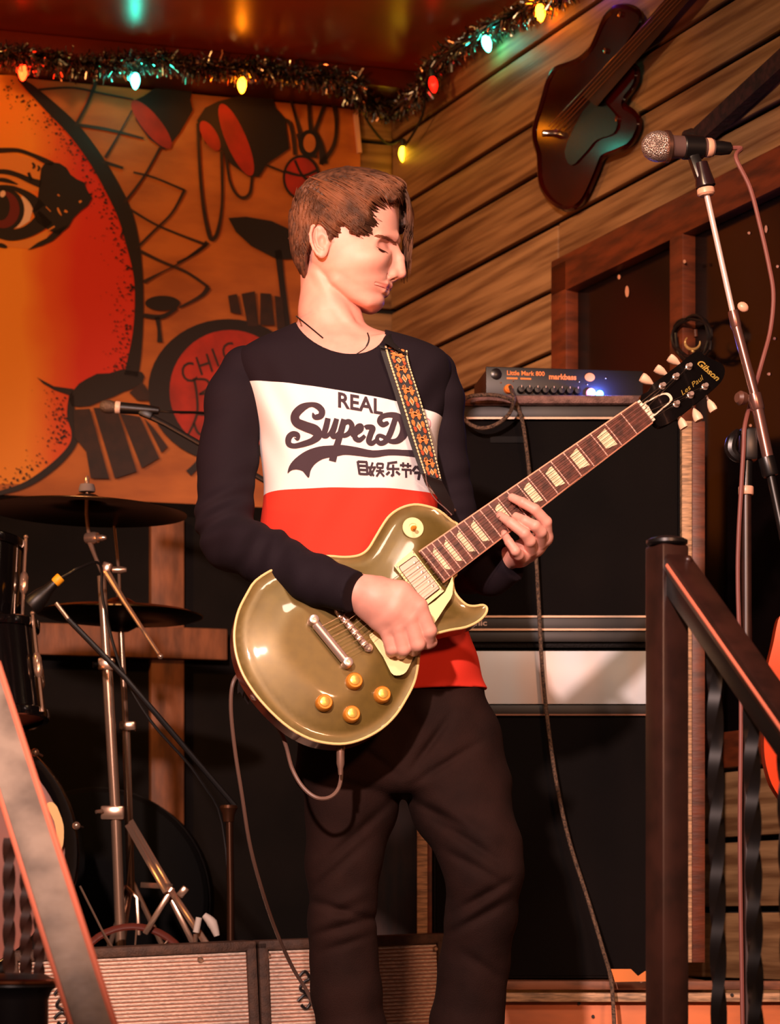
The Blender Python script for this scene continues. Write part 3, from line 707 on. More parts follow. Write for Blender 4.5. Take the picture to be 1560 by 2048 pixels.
# bass drum
D = 5.25
bc = W(-112, 1706, D)
bd = thing('bass_drum', 'large black bass drum cut off by the left edge', 'drum', Vector((bc.x, D + .2, 0)))
axd = Vector((0.06, -1, 0.0)).normalized()
MB().lathe([(0.27, -0.40), (0.271, -0.2), (0.27, -0.012)], bc, axd, 64, False).build('shell', m_shell, bd)
MB().lathe([(0.0001, -0.006), (0.12, -0.006), (0.255, -0.006)], bc, axd, 64, False).build('drum_head', m_head, bd)
MB().lathe([(0.252, -0.012), (0.253, 0.012), (0.262, 0.018), (0.279, 0.018), (0.283, 0.010), (0.283, -0.02), (0.277, -0.024)], bc, axd, 64, False).build('hoop', m_shell, bd)
for k in range(10):
    a = 2 * math.pi * k / 10 + .2
    q = bc + Vector((math.cos(a) * .285, -.012, math.sin(a) * .285)); w = MB()
    w.sphere(q, .009, 10); w.build('claw_screw', m_chr2, bd)
    MB().tube([q, q + Vector((0, .1, 0))], .0035, 8).build('tension_rod', m_chr2, bd)
MB().poly([(p[0], p[1]) for p in cat2([(92, 1612), (104, 1604), (118, 1620), (127, 1650), (126, 1690), (116, 1704), (104, 1700), (112, 1676), (108, 1642)], 3, True)], lambda x, y: W(x, y, D - .0)).build('painted_glare_patch', mat('painted_glare_cream', (255, 196, 120), 0.5), bd, False)  # glare on the drum head, painted as a cream-orange patch
# toms
def tom(c, R_, H, ax, label, lugs, a0):
    c = Vector(c); ax = Vector(ax).normalized(); t = thing('tom_drum', label, 'drum', c)
    MB().lathe([(R_, 0), (R_, H)], c, ax, 48, False).build('shell', m_shell, t)
    for h in (0.0, H):
        MB().lathe([(R_ - .004, h - .010), (R_ + .006, h - .010), (R_ + .008, h - .004), (R_ + .008, h + .006), (R_ + .002, h + .010), (R_ - .004, h + .010)], c, ax, 48, False).build('hoop', m_blkp if lugs % 2 else m_shell, t)
    MB().lathe([(0.0001, 0.001), (R_, 0.001)], c, ax, 48, False).build('drum_head', m_head, t)
    MB().lathe([(0.0001, H), (R_, H)], c, ax, 48, False).build('drum_head', m_head, t)
    x, y, d = frame_of(ax)
    for k in range(lugs):
        a = a0 + 2 * math.pi * k / lugs; q = c + x * math.cos(a) * (R_ + .010) + y * math.sin(a) * (R_ + .010)
        lg = MB(); lg.tube([q + d * (H * .36), q + d * (H * .42), q + d * (H * .58), q + d * (H * .64)], [.004, .009, .009, .004], 10, smooth=2); lug = lg.build('lug', m_chr2, t)
        MB().tube([q - d * .004, q + d * (H + .012)], .0032, 8).build('tension_rod', m_chr2, t)
        MB().sphere(q + d * (H + .014), .005, 8).build('rod_head', m_chr2, t)
    return t
tom(W(-75, 1246, 5.15), 0.118, 0.165, (0.03, 0.10, 1), 'upper black tom drum at the left edge with chrome rods', 6, 0.35)
tom(W(-6, 1440, 5.05), 0.098, 0.185, (-0.12, 0.12, 1), 'lower black tom drum above the bass drum, tilted', 6, 0.1)
MB_ = MB
# tom microphone with yellow band, on a boom stand
D = 5.10
mst = thing('boom_mic_stand', 'black boom stand reaching diagonally to the drums', 'microphone stand', W(462, 2205, D))
MB().tube([W(136, 1238, D), W(250, 1355, D), W(470, 1612, D + .05)], 0.0062, 10).build('boom', m_blkp, mst)
MB().tube([W(112, 1206, D), W(138, 1240, D)], 0.0045, 10).build('boom_tip', m_chr2, mst)
MB().lathe([(0.0001, .022), (0.017, .022), (0.0185, .016), (0.013, .004), (0.011, -.012), (0.0001, -.014)], W(457, 1632, D + .05), (0, 0, 1), 16).build('clutch', mat('brown_clutch', (90, 55, 35), 0.35, metal=.7), mst)
MB().tube([W(459, 1640, D + .05), W(461, 1780, D + .05), W(463, 2195, D + .05)], [0.0075, .0075, .009], 12).build('pole', mat('brown_steel', (88, 58, 42), 0.3, metal=.8), mst)
MB().lathe([(0.08, 0), (0.08, .012), (0.02, .03), (0.0001, .03)], W(463, 2258, D + .05) * 1 - Vector((0, 0, 0)), (0, 0, 1), 28).build('base', m_blkp, mst)
ym = thing('drum_microphone', 'small black drum microphone with a yellow band', 'microphone', W(100, 1188, D))
d0 = (W(60, 1212, D) - W(122, 1152, D)).normalized(); o0 = W(118, 1158, D)
MB().lathe([(0.0001, .0), (.009, .0), (.0115, .02), (.017, .035), (.021, .058), (.019, .068), (.0001, .07)], o0 + d0 * .012, d0, 18).build('body', m_blkp, ym)
MB().lathe([(.0095, -.006), (.0105, -.004), (.0105, .008), (.0095, .012)], o0, d0, 18).build('yellow_band', mat('yellow_tape', (255, 176, 30), 0.5), ym)
MB().tube([o0, W(140, 1146, D), W(158, 1136, D), W(200, 1128, D + .03), W(206, 1200, D + .04), W(240, 1330, D + .03), W(300, 1440, D + .02), W(400, 1560, D + .04), W(452, 1700, D + .07), W(470, 2200, D + .1)], 0.0032, 8, smooth=5).build('cable', m_blkp, ym)
# overhead microphone on a boom behind the guitarist
D = 5.45
om = thing('overhead_microphone', 'grey-tipped black microphone floating before the painted congas', 'microphone', W(235, 815, D))
dm = (W(300, 820, D) - W(200, 812, D)).normalized()
MB().lathe([(.0001, 0), (.007, .001), (.012, .006), (.0145, .014), (.0145, .024), (.012, .033), (.013, .035)], W(199, 812, D), dm, 20).build('grille', mat('grey_mesh_grille', (110, 92, 80), 0.5, metal=.6, bump=.6, bscale=400), om)
MB().lathe([(.0125, .034), (.0135, .036), (.0135, .044), (.0125, .046)], W(199, 812, D), dm, 20).build('ring', mat('pale_ring', (235, 200, 180), 0.4), om)
MB().lathe([(.0001, .046), (.0125, .046), (.0115, .10), (.008, .13), (.0001, .132)], W(199, 812, D), dm, 20).build('body', m_blkp, om)
MB().tube([W(318, 822, D), W(350, 824, D), W(430, 828, D + .05), W(560, 850, D + .1), W(640, 960, D + .15), W(660, 2100, D + .2)], .003, 8, smooth=5).build('cable', m_blkp, om)
os_ = thing('overhead_boom_stand', 'black overhead boom stand mostly hidden behind the guitarist', 'microphone stand', W(650, 2200, D))
MB().tube([W(285, 826, D), W(330, 848, D), W(650, 1030, D + .03)], [.007, .0062, .0062], 10).build('boom', m_blkp, os_)
MB().box(W(292, 828, D), (.03, .02, .016), Matrix.Rotation(.4, 3, 'Y'), .003).build('mic_clip', m_blkp, os_)
MB().tube([W(650, 1020, D + .03), W(656, 2200, D + .03)], .009, 12).build('pole', m_blkp, os_)
MB().lathe([(0.12, 0), (0.12, .012), (0.02, .03), (0.0001, .03)], Vector((W(656, 2200, D).x, D + .03, 0.0)), (0, 0, 1), 28).build('base', m_blkp, os_)
# reddish hoop with spokes standing behind the amplifier
D = 5.14
hp = thing('drum_hoop', 'reddish curved hoop showing above the left amplifier', 'hoop', W(265, 2040, D))
rp = [W(265 + 118 * math.cos(a) * 1.0, 1965 - 112 * math.sin(a), D + .06 * math.sin(a)) for a in np.linspace(0, 2 * math.pi, 41)[:-1]]
MB().tube(rp, .0085, 8, closed=True, flat=.6).build('rim', mat('red_brown_hoop', (104, 46, 34), 0.35), hp)
for a in (0.9, 1.5, 2.1, 2.6, 4.0, 5.2):
    MB().tube([W(265, 1965, D), W(265 + 112 * math.cos(a), 1965 - 106 * math.sin(a), D + .05 * math.sin(a))], .002, 6).build('spoke', m_chr2, hp)
MB().tube([W(160, 1772, D), W(205, 1862, D), W(240, 1920, D)], .0024, 6).build('spoke', m_chr2, hp)

# round black form added behind the stands, covering the foot of the timber post
dc = thing('black_round_form', 'added round black form standing on edge behind the cymbal stands', 'case', Vector((W(190, 1800, 5.95).x, 6.0, 0)))
cc = W(190, 1800, 5.95); cc.z = max(cc.z, .272)
MB().lathe([(.0001, .0), (.22, .0), (.258, -.008), (.268, -.02), (.270, -.2), (.0001, -.2)], cc, (0, -1, 0), 56).build('shell', mat('matte_black_form', (9, 8, 8), .8, spec=.1), dc)
MB().lathe([(.266, -.06), (.2715, -.058), (.2715, -.048), (.266, -.046)], cc, (0, -1, 0), 56, False).build('added_form_band', mat('form_band', (16, 13, 12), .7, spec=.1), dc)

# ================================================================== AMPLIFIERS AND CABINETS
m_tolex = mat('brown_tolex', (86, 58, 42), 0.7, bump=0.5, bscale=300, var=.25, vscale=60)
m_grill = mat('silver_pink_grille_cord', (250, 222, 200), 0.5, var=.25, vscale=120, stretch=(1, 1, 6))
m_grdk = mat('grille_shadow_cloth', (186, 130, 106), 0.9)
m_logo = mat('dark_logo_metal', (24, 18, 18), 0.3)
def combo(px0, px1, top0, top1, d0, d1, label, logo, screw, Dp=0.20):
    A = W(px0, top0, d0); B = W(px1, top1, d1); u = (B - A); w_ = u.length; u.normalize()
    n = Vector((u.y, -u.x, 0)).normalized(); v = u.cross(n).normalized()
    if v.z > 0: v = -v
    H = A.z - 0.01
    t = thing('guitar_amplifier', label, 'amplifier', Vector(((A.x + B.x) / 2, (A.y + B.y) / 2 + .1, 0)), 'combo amplifiers on the stage')
    P = lambda a, b, c=0.0: A + u * a + v * b + n * c
    R = Matrix((u, -n, -v)).transposed()
    fr = 0.020
    # open box: top, bottom, two sides, back
    MB().box(P(w_ / 2, fr / 2, -Dp / 2), (w_, Dp, fr), R, .005).build('top_panel', m_tolex, t)
    MB().box(P(w_ / 2, H - fr / 2, -Dp / 2), (w_, Dp, fr), R, .005).build('bottom_panel', m_tolex, t)
    MB().box(P(fr / 2, H / 2, -Dp / 2), (fr, Dp, H - .003), R, .005).build('side_panel', m_tolex, t)
    MB().box(P(w_ - fr / 2, H / 2, -Dp / 2), (fr, Dp, H - .003), R, .005).build('side_panel', m_tolex, t)
    MB().box(P(w_ / 2, H / 2, -Dp + .01), (w_ - .02, .012, H - .02), R).build('back_panel', m_tolex, t)
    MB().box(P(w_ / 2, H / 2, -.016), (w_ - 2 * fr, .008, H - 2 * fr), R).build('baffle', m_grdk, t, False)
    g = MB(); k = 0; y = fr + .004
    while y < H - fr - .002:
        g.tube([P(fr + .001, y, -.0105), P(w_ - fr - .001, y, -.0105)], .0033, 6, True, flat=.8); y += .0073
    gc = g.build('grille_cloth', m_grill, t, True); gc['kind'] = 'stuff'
    for a, b in screw:
        MB().lathe([(.0001, -.010), (.006, -.010), (.006, -.005), (.003, -.002), (.0001, -.002)], P(a * w_, b), n, 14).build('screw', m_chr2, t)
    if logo is not None:
        lw = MB()
        for pts in logo: lw.tube([P(a, b, -.004) for a, b in pts], .0032, 8, smooth=4)
        lw.build('logo', m_logo, t)
    return t
curl = lambda x, y: [[(x, y), (x + .014, y - .012), (x + .022, y + .002), (x + .010, y + .010), (x + .004, y + .022), (x + .018, y + .03)], [(x - .002, y + .045), (x + .012, y + .034), (x + .024, y + .045), (x + .014, y + .060), (x + .004, y + .052)]]
combo(14, 513, 1904, 1881, 4.72, 4.80, 'pink-grilled combo amplifier on the left, behind the sloping rail', curl(.085, .085), [(.77, .032), (.06, .032)])
combo(516, 894, 1881, 1866, 4.80, 4.86, 'combo amplifier behind the guitarist\'s legs', curl(.075, .075), [(.94, .03), (.05, .03)], .125)

# ---- bass rig: timber bay with two cabinets and the small head
m_cloth = mat('black_speaker_cloth', (17, 12, 11), 0.85, spec=.15, bump=.5, bscale=700, var=.3, vscale=3)
m_cabx = mat('black_cab_vinyl', (15, 12, 12), 0.6, spec=.2, bump=.3, bscale=250)
m_trimc = mat('brushed_trim', (150, 128, 110), 0.35, metal=.7)
m_bar = mat('dark_bar', (34, 27, 23), 0.5, var=.3, vscale=20)
m_plate = mat('plexi_painted_reflections', (222, 230, 236), 0.35, col2=(236, 206, 190), vscale=4.5, stretch=(1.6, 1, .25), detail=2)  # pale and pinkish variation paints reflections into the plate colour
D = 5.0; DB = 0.36
def fx(px, d=D): return (px - CX) * d / F
def fz(py, d=D): return ZC + (HY - py) * d / F
def fbox(name, x0, x1, y0, y1, df, db, m, parent, bev=0.0, smooth=True):
    """front rectangle given in photo pixels on the plane at distance df, reaching back to db"""
    X0, X1, Z0, Z1 = fx(x0, df), fx(x1, df), fz(y1, df), fz(y0, df)
    return MB().box(((X0 + X1) / 2, (df + db) / 2, (Z0 + Z1) / 2), (X1 - X0, db - df, Z1 - Z0), None, bev).build(name, m, parent, smooth)
up = thing('bass_cabinet', 'tall black bass cabinet with bar lettering, under the amplifier head', 'speaker cabinet', Vector((fx(1140), D + .2, fz(1298))))
fbox('shell', 908, 1362, 812, 1297, D + .006, D + DB, m_cabx, up, .006)
fbox('top_edge', 908, 1362, 812, 836, D - .006, D + .008, m_bar, up, .002)
fbox('trim_strip', 908, 1362, 834, 838, D - .009, D + .006, m_trimc, up)
fbox('grille', 918, 1356, 842, 1230, D, D + .01, m_cloth, up, .002)
fbox('name_bar', 912, 1360, 1234, 1260, D - .006, D + .006, m_bar, up, .001)
fbox('trim_strip', 912, 1360, 1231, 1235, D - .010, D + .006, m_trimc, up)
fbox('trim_strip', 912, 1360, 1257, 1261, D - .010, D + .006, m_trimc, up)
fbox('lower_bar', 912, 1360, 1262, 1284, D - .004, D + .006, m_bar, up, .002)
lt = MB(); put_text(lt, 'nic', 0.0165, lambda a, b: Vector((fx(950) + a * 1.25, D - .0075, fz(1252) + b)), bold=.0004)
lt.build('lettering', mat('silver_lettering', (205, 180, 165), .4), up, False)
fbox('handle_recess', 980, 1050, 872, 886, D - .004, D + .004, mat('black_void', (6, 5, 5), .9), up, .003)
lo = thing('lower_cabinet', 'black lower cabinet with a pale plate across its front', 'speaker cabinet', Vector((fx(1120), D + .2, fz(1958))))
fbox('shell', 866, 1362, 1299, 1957, D + .004, D + DB, m_cabx, lo, .004)
fbox('front_plate', 872, 1318, 1302, 1408, D - .002, D + .006, m_plate, lo, .001)
fbox('lower_bar', 872, 1360, 1410, 1430, D - .006, D + .006, m_bar, lo, .001)
fbox('trim_strip', 872, 1360, 1428, 1431, D - .008, D + .006, mat('copper_line', (140, 84, 52), .5), lo)
fbox('grille', 872, 1356, 1434, 1952, D, D + .006, m_cloth, lo, .002)
# carpet strip on top and the bass head
cs = MB(); X0, X1 = fx(911), fx(1300); zc_ = fz(812)
pr = [(X0 + (X1 - X0) * i / 24, zc_ + .011 + random.uniform(-.0015, .0015)) for i in range(25)]
cs.box(((X0 + X1) / 2, D + .10, zc_ + .0095), (X1 - X0, .24, .019), None, .0085)
tag(cs.build('carpet_strip', mat('dusty_pink_carpet', (150, 112, 104), .95, var=.3, vscale=50, bump=1, bscale=400)), 'dusty pink carpet strip on top of the bass cabinet', 'carpet')
yaw = -0.13; ca, sa = math.cos(yaw), math.sin(yaw)
ho = Vector((fx(971, D + .02), D + .02, zc_ + .0205)); hu = Vector((ca, -sa, 0)); hn = Vector((sa, ca, 0)); hw = fx(1292, D + .02) - fx(971, D + .02); hh = .062; hd = .16
HP = lambda a, b, c=0.0: ho + hu * a + Vector((0, 0, b)) - hn * c
HR = Matrix((hu, hn, Vector((0, 0, 1)))).transposed()
m_headb = mat('amp_head_black', (24, 20, 19), .45)
m_or = mat('orange_print', (236, 130, 50), .5)
hd_ = thing('bass_amplifier_head', 'small black bass amplifier head with orange lettering and blue light', 'amplifier', HP(hw / 2, 0, -.08))
MB().box(HP(hw / 2, hh / 2, -hd / 2), (hw - .006, hd, hh - .004), HR, .003).build('chassis', mat('amp_head_side', (58, 32, 24), .6), hd_)
MB().box(HP(hw / 2, hh / 2, .002), (hw, .008, hh), HR, .002).build('front_panel', m_headb, hd_)
MB().box(HP(hw / 2, .001 - .004, -hd / 2), (hw * .8, hd * .7, .006), HR).build('feet', m_headb, hd_, False)
tx = MB()
def htx(s, a, b, size, **k): put_text(tx, s, size, lambda x, y: HP(a + x, b + y, .0068), **k)
htx('Little Mark 800', .042, .046, .0125, bold=.0003); htx('markbass', .128, .040, .0150, bold=.0006)
MB_line = [(0.042, .041, .064, .0395), (.070, .041, .092, .0395)]
for a0, b0, a1, b1 in MB_line: tx.poly([(a0, b0), (a1, b0), (a1, b1 - .002), (a0, b1 - .002)], lambda x, y: HP(x, y, .0068))
tx.build('lettering', m_or, hd_, False)
MB().poly(ell(.212, .046, .0105, .0085), lambda x, y: HP(x, y, .007)).build('round_badge', m_or, hd_, False)
MB().lathe([(.0001, 0), (.011, 0), (.011, .004), (.006, .006), (.0001, .006)], HP(.020, .047, .006), -hn, 18).build('jack_plate', m_logo, hd_)
for k in range(8):
    kb = MB().lathe([(.0075, 0), (.0078, .004), (.0062, .014), (.0001, .0145)], HP(.070 + k * .0165, .016, .006), -hn, 14).build('knob', m_blkp, hd_)
    MB().box(HP(.070 + k * .0165, .021, .0205), (.0012, .002, .004), HR).build('knob_mark', m_whp, kb, False)
MB().lathe([(.0001, 0), (.0095, 0), (.0085, .01), (.004, .014), (.0001, .014)], HP(.045, .017, .006), -hn, 18).build('input_jack', m_or, hd_)
MB().lathe([(.0001, 0), (.009, 0), (.009, .006), (.0001, .008)], HP(.2135, .014, .006), -hn, 18).build('power_button', mat('pink_lamp', (255, 150, 160), .3, emit=(255, 120, 140), estr=1.5), hd_)
MB().lathe([(.0001, 0), (.0075, 0), (.0075, .006), (.004, .010), (.0001, .0105)], HP(.2315, .0115, .007), -hn, 18).build('blue_led', mat('blue_led_glow', (60, 120, 255), .3, emit=(40, 110, 255), estr=60), hd_)
for a, b in ((.055, .034), (.19, .036), (.207, .031), (.245, .045), (.03, .03)): MB().sphere(HP(a, b, .007), .0018, 8).build('panel_screw', m_chr2, hd_)
bl = bpy.data.lights.new('amp_led_light', 'POINT'); bl.energy = 1.1; bl.color = (.08, .16, 1); bl.shadow_soft_size = .006
blo = bpy.data.objects.new('amp_led_light', bl); COL.objects.link(blo); blo.location = HP(.2315, .0125, .03)
# braided instrument cable from the head
m_braid = mat('braided_cable', (120, 92, 70), .7, col2=(46, 34, 28), vscale=260, bump=.6, bscale=500)
cb = [HP(.045, .017, .03), W(1024, 784, 4.93), W(1028, 800, 4.92), W(1018, 828, 4.94), W(990, 850, 4.95), W(960, 856, 4.955), W(932, 842, 4.955), W(921, 815, 4.95), W(935, 795, 4.94), W(965, 790, 4.94), W(1000, 792, 4.94), W(1030, 806, 4.95), W(1044, 840, 4.955), W(1052, 890, 4.96), W(1060, 960, 4.965), W(1070, 1080, 4.965), W(1077, 1200, 4.965), W(1084, 1330, 4.965), W(1095, 1440, 4.96), W(1112, 1560, 4.95), W(1138, 1680, 4.94), W(1176, 1800, 4.92), W(1206, 1900, 4.86), W(1222, 1960, 4.79), W(1228, 2040, 4.76), W(1236, 2180, 4.74), W(1300, 2250, 4.6)]
tag(MB().tube(cb, .0040, 8, smooth=6).build('instrument_cable', m_braid), 'braided cable looping from the amplifier head down the cabinets', 'cable')
# timber posts and riser of the bay
def post(name, x0, x1, xm, y0, y1, d, label):
    t = thing(name, label, 'post', W((x0 + x1) / 2, y1, d))
    fbox('raw_edge', x0, xm, y0, y1, d - .006, d + .03, m_ply, t, .001); fbox('stained_face', xm, x1, y0, y1, d, d + .05, m_frame, t, .001); return t
post('timber_post', 1364, 1410, 1384, 842, 1925, 4.96, 'raw-edged timber post right of the bass cabinets')
post('timber_post', 834, 864, 855, 1400, 1925, 4.985, 'raw-edged timber post glimpsed between the guitarist\'s legs')
ri = thing('stage_riser', 'orange plywood riser under the bass cabinets', 'riser', Vector((fx(1180), 5.1, 0)))
fbox('top_board', 905, 1420, 1962, 1980, 4.90, 5.38, MATS['worn_riser_top'] if 'worn_riser_top' in MATS else mat('worn_riser_top', (150, 92, 62), .6, var=.4, vscale=10, stretch=(1, 1, 4)), ri, .003)
fbox('top_board', 905, 1660, 1962, 1980, 4.84, 4.90, mat('worn_riser_top', (150, 92, 62), .6, var=.4, vscale=10, stretch=(1, 1, 4)), ri, .003)
fbox('lip', 905, 1660, 1986, 2004, 4.82, 4.86, m_ply, ri, .002)
fbox('front_board', 905, 1660, 2004, 2250, 4.84, 4.87, mat('orange_plywood', (224, 120, 62), .55, var=.2, vscale=5, stretch=(1, 1, 3)), ri, .002)
for px, py in ((1158, 2007), (1302, 2001), (1186, 2033), (1464, 1990)): MB().lathe([(.0001, 0), (.0035, 0), (.003, .003), (.0001, .003)], W(px, py, 4.8385 if py > 2004 else 4.8185), (0, -1, 0), 10).build('nail', m_blkp, ri)
bs = MB().bar(Vector((-.13, 6.25, .56)), Vector((.085, 6.25, .56)), .012, 1.12).build('plywood_sheet', mat('added_dark_sheet', (64, 32, 18), .6, var=.4, vscale=9, stretch=(4, 1, 1)), None, False); tag(bs, 'dark brown plywood sheet behind the guitarist\'s legs', 'sheet')  # sheet added so the gap between the legs stays dark
# torn orange flyer under the lower cabinet
tag(MB().poly([(1222, 1938), (1262, 1938), (1276, 1952), (1290, 1942), (1318, 1946), (1330, 1962), (1230, 1964)], lambda x, y: W(x, y, 4.80), fn2=lambda x, y: W(x, y, 4.803)).build('torn_strip', mat('torn_orange_ply', (230, 130, 60), .7), None, False), 'torn orange strip standing on the riser edge', 'scrap')

# ================================================================== RAILINGS, MICROPHONE, SECOND GUITAR
m_iron = mat('dark_red_brown_iron', (52, 27, 20), .38, spec=.6, var=.3, vscale=20)
m_iron2 = mat('black_wrought_iron', (16, 13, 13), .35, spec=.6)
m_edge = mat('bright_rail_edge', (216, 120, 92), .45)  # rail edges get a brighter pink tone than the faces
def twist(a, b, w, turns, n=60):
    mb = MB(); a = Vector(a); b = Vector(b); d = (b - a).normalized(); x, y, _ = frame_of(d)
    b0 = 0
    for i in range(n + 1):
        t = i / n; ang = turns * 2 * math.pi * t
        for k in range(4):
            q = ang + math.pi / 4 + k * math.pi / 2
            mb.v.append(a.lerp(b, t) + x * math.cos(q) * w * .72 + y * math.sin(q) * w * .72)
    for i in range(n):
        for k in range(4): mb._f([i * 4 + k, i * 4 + (k + 1) % 4, (i + 1) * 4 + (k + 1) % 4, (i + 1) * 4 + k])
    return mb
D = 3.3
rr = thing('stair_railing', 'dark iron stair railing with newel post at the right', 'railing', Vector((W(1345, 2048, D).x, D, -.4)))
R45 = Matrix.Rotation(math.radians(28), 3, 'Z')
top = W(1334, 1092, D)
MB().box(Vector((top.x, top.y, (top.z - .4) / 2)), (.042, .042, top.z + .4), R45, .003).build('newel_post', m_iron, rr)
MB().lathe([(.0001, 0), (.024, 0), (.0275, .003), (.0275, .007), (.022, .010), (.010, .0125), (.0001, .013)], top, (0, 0, 1), 28).build('post_cap', m_iron2, rr)
a = W(1352, 1122, D - .02); b = W(1640, 1530, 2.92)
d_ = (b - a).normalized(); side = d_.cross(Vector((0, 0, 1))).normalized()
upv = side.cross(d_)
MB().bar(a, b, .036, .022, up=(0.35, -1, .5), bev=.003).build('handrail', m_iron, rr)
ea = a + Vector((-.012, -.014, -.008)); eb = b + Vector((-.012, -.014, -.008))
MB().tube([ea, eb], .0040, 8).build('rail_edge', m_edge, rr)
MB().bar(a + Vector((-.010, .004, -.022)), b + Vector((-.010, .004, -.022)), .012, .030, up=(0, 0, 1), bev=.002).build('lower_flange', m_iron2, rr)
MB().sphere(W(1376, 1120, D - .035), (.006, .006, .006), 12).build('bolt', m_iron, rr)
for px, py0, dd in ((1428, 1262, 3.22), (1502, 1376, 3.10), (1570, 1460, 3.02)):
    twist(W(px, py0, dd), W(px + 14, 2380, dd), .0150, 2.4).build('baluster', m_iron2, rr)
# left rail
lr = thing('stair_railing', 'sloping flat handrail crossing the lower left corner', 'railing', Vector((W(60, 2048, 2.8).x, 2.8, -.4)))
a = W(-40, 1335, 3.05); b = W(222, 2160, 2.72)
m_lrail = mat('grey_worn_rail', (150, 134, 118), .5, var=.3, vscale=14, bump=.2, bscale=60)
MB().bar(a, b, .042, .008, up=(0.12, -1, 0.1), bev=.002).build('flat_top', m_lrail, lr)
xs = Vector((1, 0, .28)).normalized()
MB().tube([a + xs * .0225, b + xs * .0225], .0040, 8).build('rail_edge', m_edge, lr)
MB().tube([a - xs * .0225, b - xs * .0225], .0044, 8).build('rail_edge', m_edge, lr)
MB().bar(a + Vector((-.002, .014, -.01)), b + Vector((-.002, .014, -.01)), .026, .02, up=(0.12, -1, .1)).build('under_channel', m_iron2, lr)
c = W(30, 1966, 3.0)
MB().lathe([(.0001, .012), (.035, .011), (.049, .004), (.050, -.004), (.044, -.010), (.040, -.02), (.040, -.46)], c, (0, 0, 1), 32, False).build('newel_post', m_iron2, lr)
MB().lathe([(.049, -.003), (.0515, 0), (.0515, .003), (.049, .005)], c, (0, 0, 1), 32, False).build('cap_ring', mat('worn_steel_ring', (170, 110, 80), .25, metal=1.0), lr)
for px, w_ in ((18, .011), (52, .011), (78, .010)):
    twist(W(px, 1640 + px * 2, 3.03), W(px, 1968, 3.03), w_, 1.3, 30).build('baluster', m_iron, lr)

# ---- vocal microphone on its boom stand
D = 4.15
m_gball = mat('mic_mesh_ball', (196, 170, 158), .35, metal=.8)
nt = m_gball.node_tree; vo = nt.nodes.new('ShaderNodeTexVoronoi'); vo.inputs['Scale'].default_value = 420
tc = nt.nodes.new('ShaderNodeTexCoord'); nt.links.new(tc.outputs['Object'], vo.inputs['Vector']); bp = nt.nodes.new('ShaderNodeBump'); bp.inputs['Distance'].default_value = .002
nt.links.new(vo.outputs['Distance'], bp.inputs['Height']); nt.links.new(bp.outputs['Normal'], nt.nodes['Principled BSDF'].inputs['Normal'])
vm = thing('vocal_microphone', 'silver ball vocal microphone in a black clip, upper right', 'microphone', W(1360, 330, D))
o = W(1283, 292, D); e = W(1440, 296, D + .03); dm = (e - o).normalized()
MB().lathe([(.0001, 0), (.009, .002), (.0175, .008), (.0232, .017), (.0254, .027), (.0248, .036), (.0235, .040)], o, dm, 36).build('mesh_ball', m_gball, vm)
MB().lathe([(.0236, .0395), (.0262, .041), (.0262, .047), (.0236, .0485)], o, dm, 36).build('ball_ring', mat('mic_band', (150, 112, 96), .3, metal=.9), vm)
MB().lathe([(.0215, .0485), (.0185, .056), (.0178, .085), (.0150, .118), (.0140, .126), (.0001, .126)], o, dm, 30).build('handle', mat('mic_grey_body', (120, 92, 86), .4, metal=.4), vm)
MB().lathe([(.0150, .112), (.0158, .114), (.0158, .121), (.0140, .124)], o, dm, 30).build('end_ring', mat('pale_end_ring', (226, 170, 140), .35), vm)
MB().lathe([(.0115, .124), (.0118, .14), (.0098, .155), (.0060, .158), (.0001, .158)], o, dm, 24).build('plug', m_iron2, vm)
MB().lathe([(.0190, .072), (.0204, .074), (.0192, .106), (.0175, .108)], o, dm, 28, False).build('clip', m_iron2, vm)
MB().bar(o + dm * .09 + Vector((0, 0, -.012)), W(1404, 360, D + .01), .018, .022, up=(0, -1, 0), bev=.004).build('clip_arm', m_iron2, vm)
MB().lathe([(.0001, 0), (.011, 0), (.0135, .018), (.0165, .036), (.0165, .040), (.0001, .040)], W(1402, 326, D + .01), W(1413, 380, D + .01) - W(1402, 326, D + .01), 20).build('clip_socket', mat('clip_plastic', (40, 22, 24), .25), vm)
ms = thing('vocal_mic_stand', 'tall boom microphone stand in front of the dark window', 'microphone stand', W(1496, 2336, D))
MB().lathe([(.0001, 0), (.0140, 0), (.0148, .003), (.0148, .009), (.012, .012), (.0001, .012)], W(1411, 377, D + .01), W(1413, 392, D + .01) - W(1411, 377, D + .01), 20).build('thread_ring', mat('pale_end_ring', (0, 0, 0)), ms)
MB().tube([W(1413, 388, D + .01), W(1469, 640, D)], .0049, 12).build('boom_rod', mat('bright_boom_rod', (250, 226, 214), .25, metal=.45), ms)
m_bst = mat('bronze_steel', (150, 106, 96), .25, metal=.75)
MB().lathe([(.0001, 0), (.0085, 0), (.009, .004), (.009, .026), (.0075, .03), (.0001, .03)], W(1466, 622, D), W(1480, 690, D) - W(1466, 622, D), 18).build('rod_clutch', m_bst, ms)
MB().sphere(W(1486, 614, D - .02), (.010, .006, .008), 14, Matrix.Rotation(.6, 3, 'Y')).build('clutch_knob', mat('pale_end_ring', (0, 0, 0)), ms)
MB().tube([W(1471, 645, D), W(1512, 800, D - .01)], .0078, 14).build('boom_tube', m_bst, ms)
MB().lathe([(.0001, 0), (.0115, 0), (.012, .004), (.012, .024), (.0105, .028), (.0001, .028)], W(1508, 788, D - .01), W(1518, 830, D - .01) - W(1508, 788, D - .01), 18).build('boom_collar', m_bst, ms)
MB().tube([W(1514, 812, D - .01), W(1538, 925, D - .02)], .0098, 14).build('boom_sleeve', m_bst, ms)
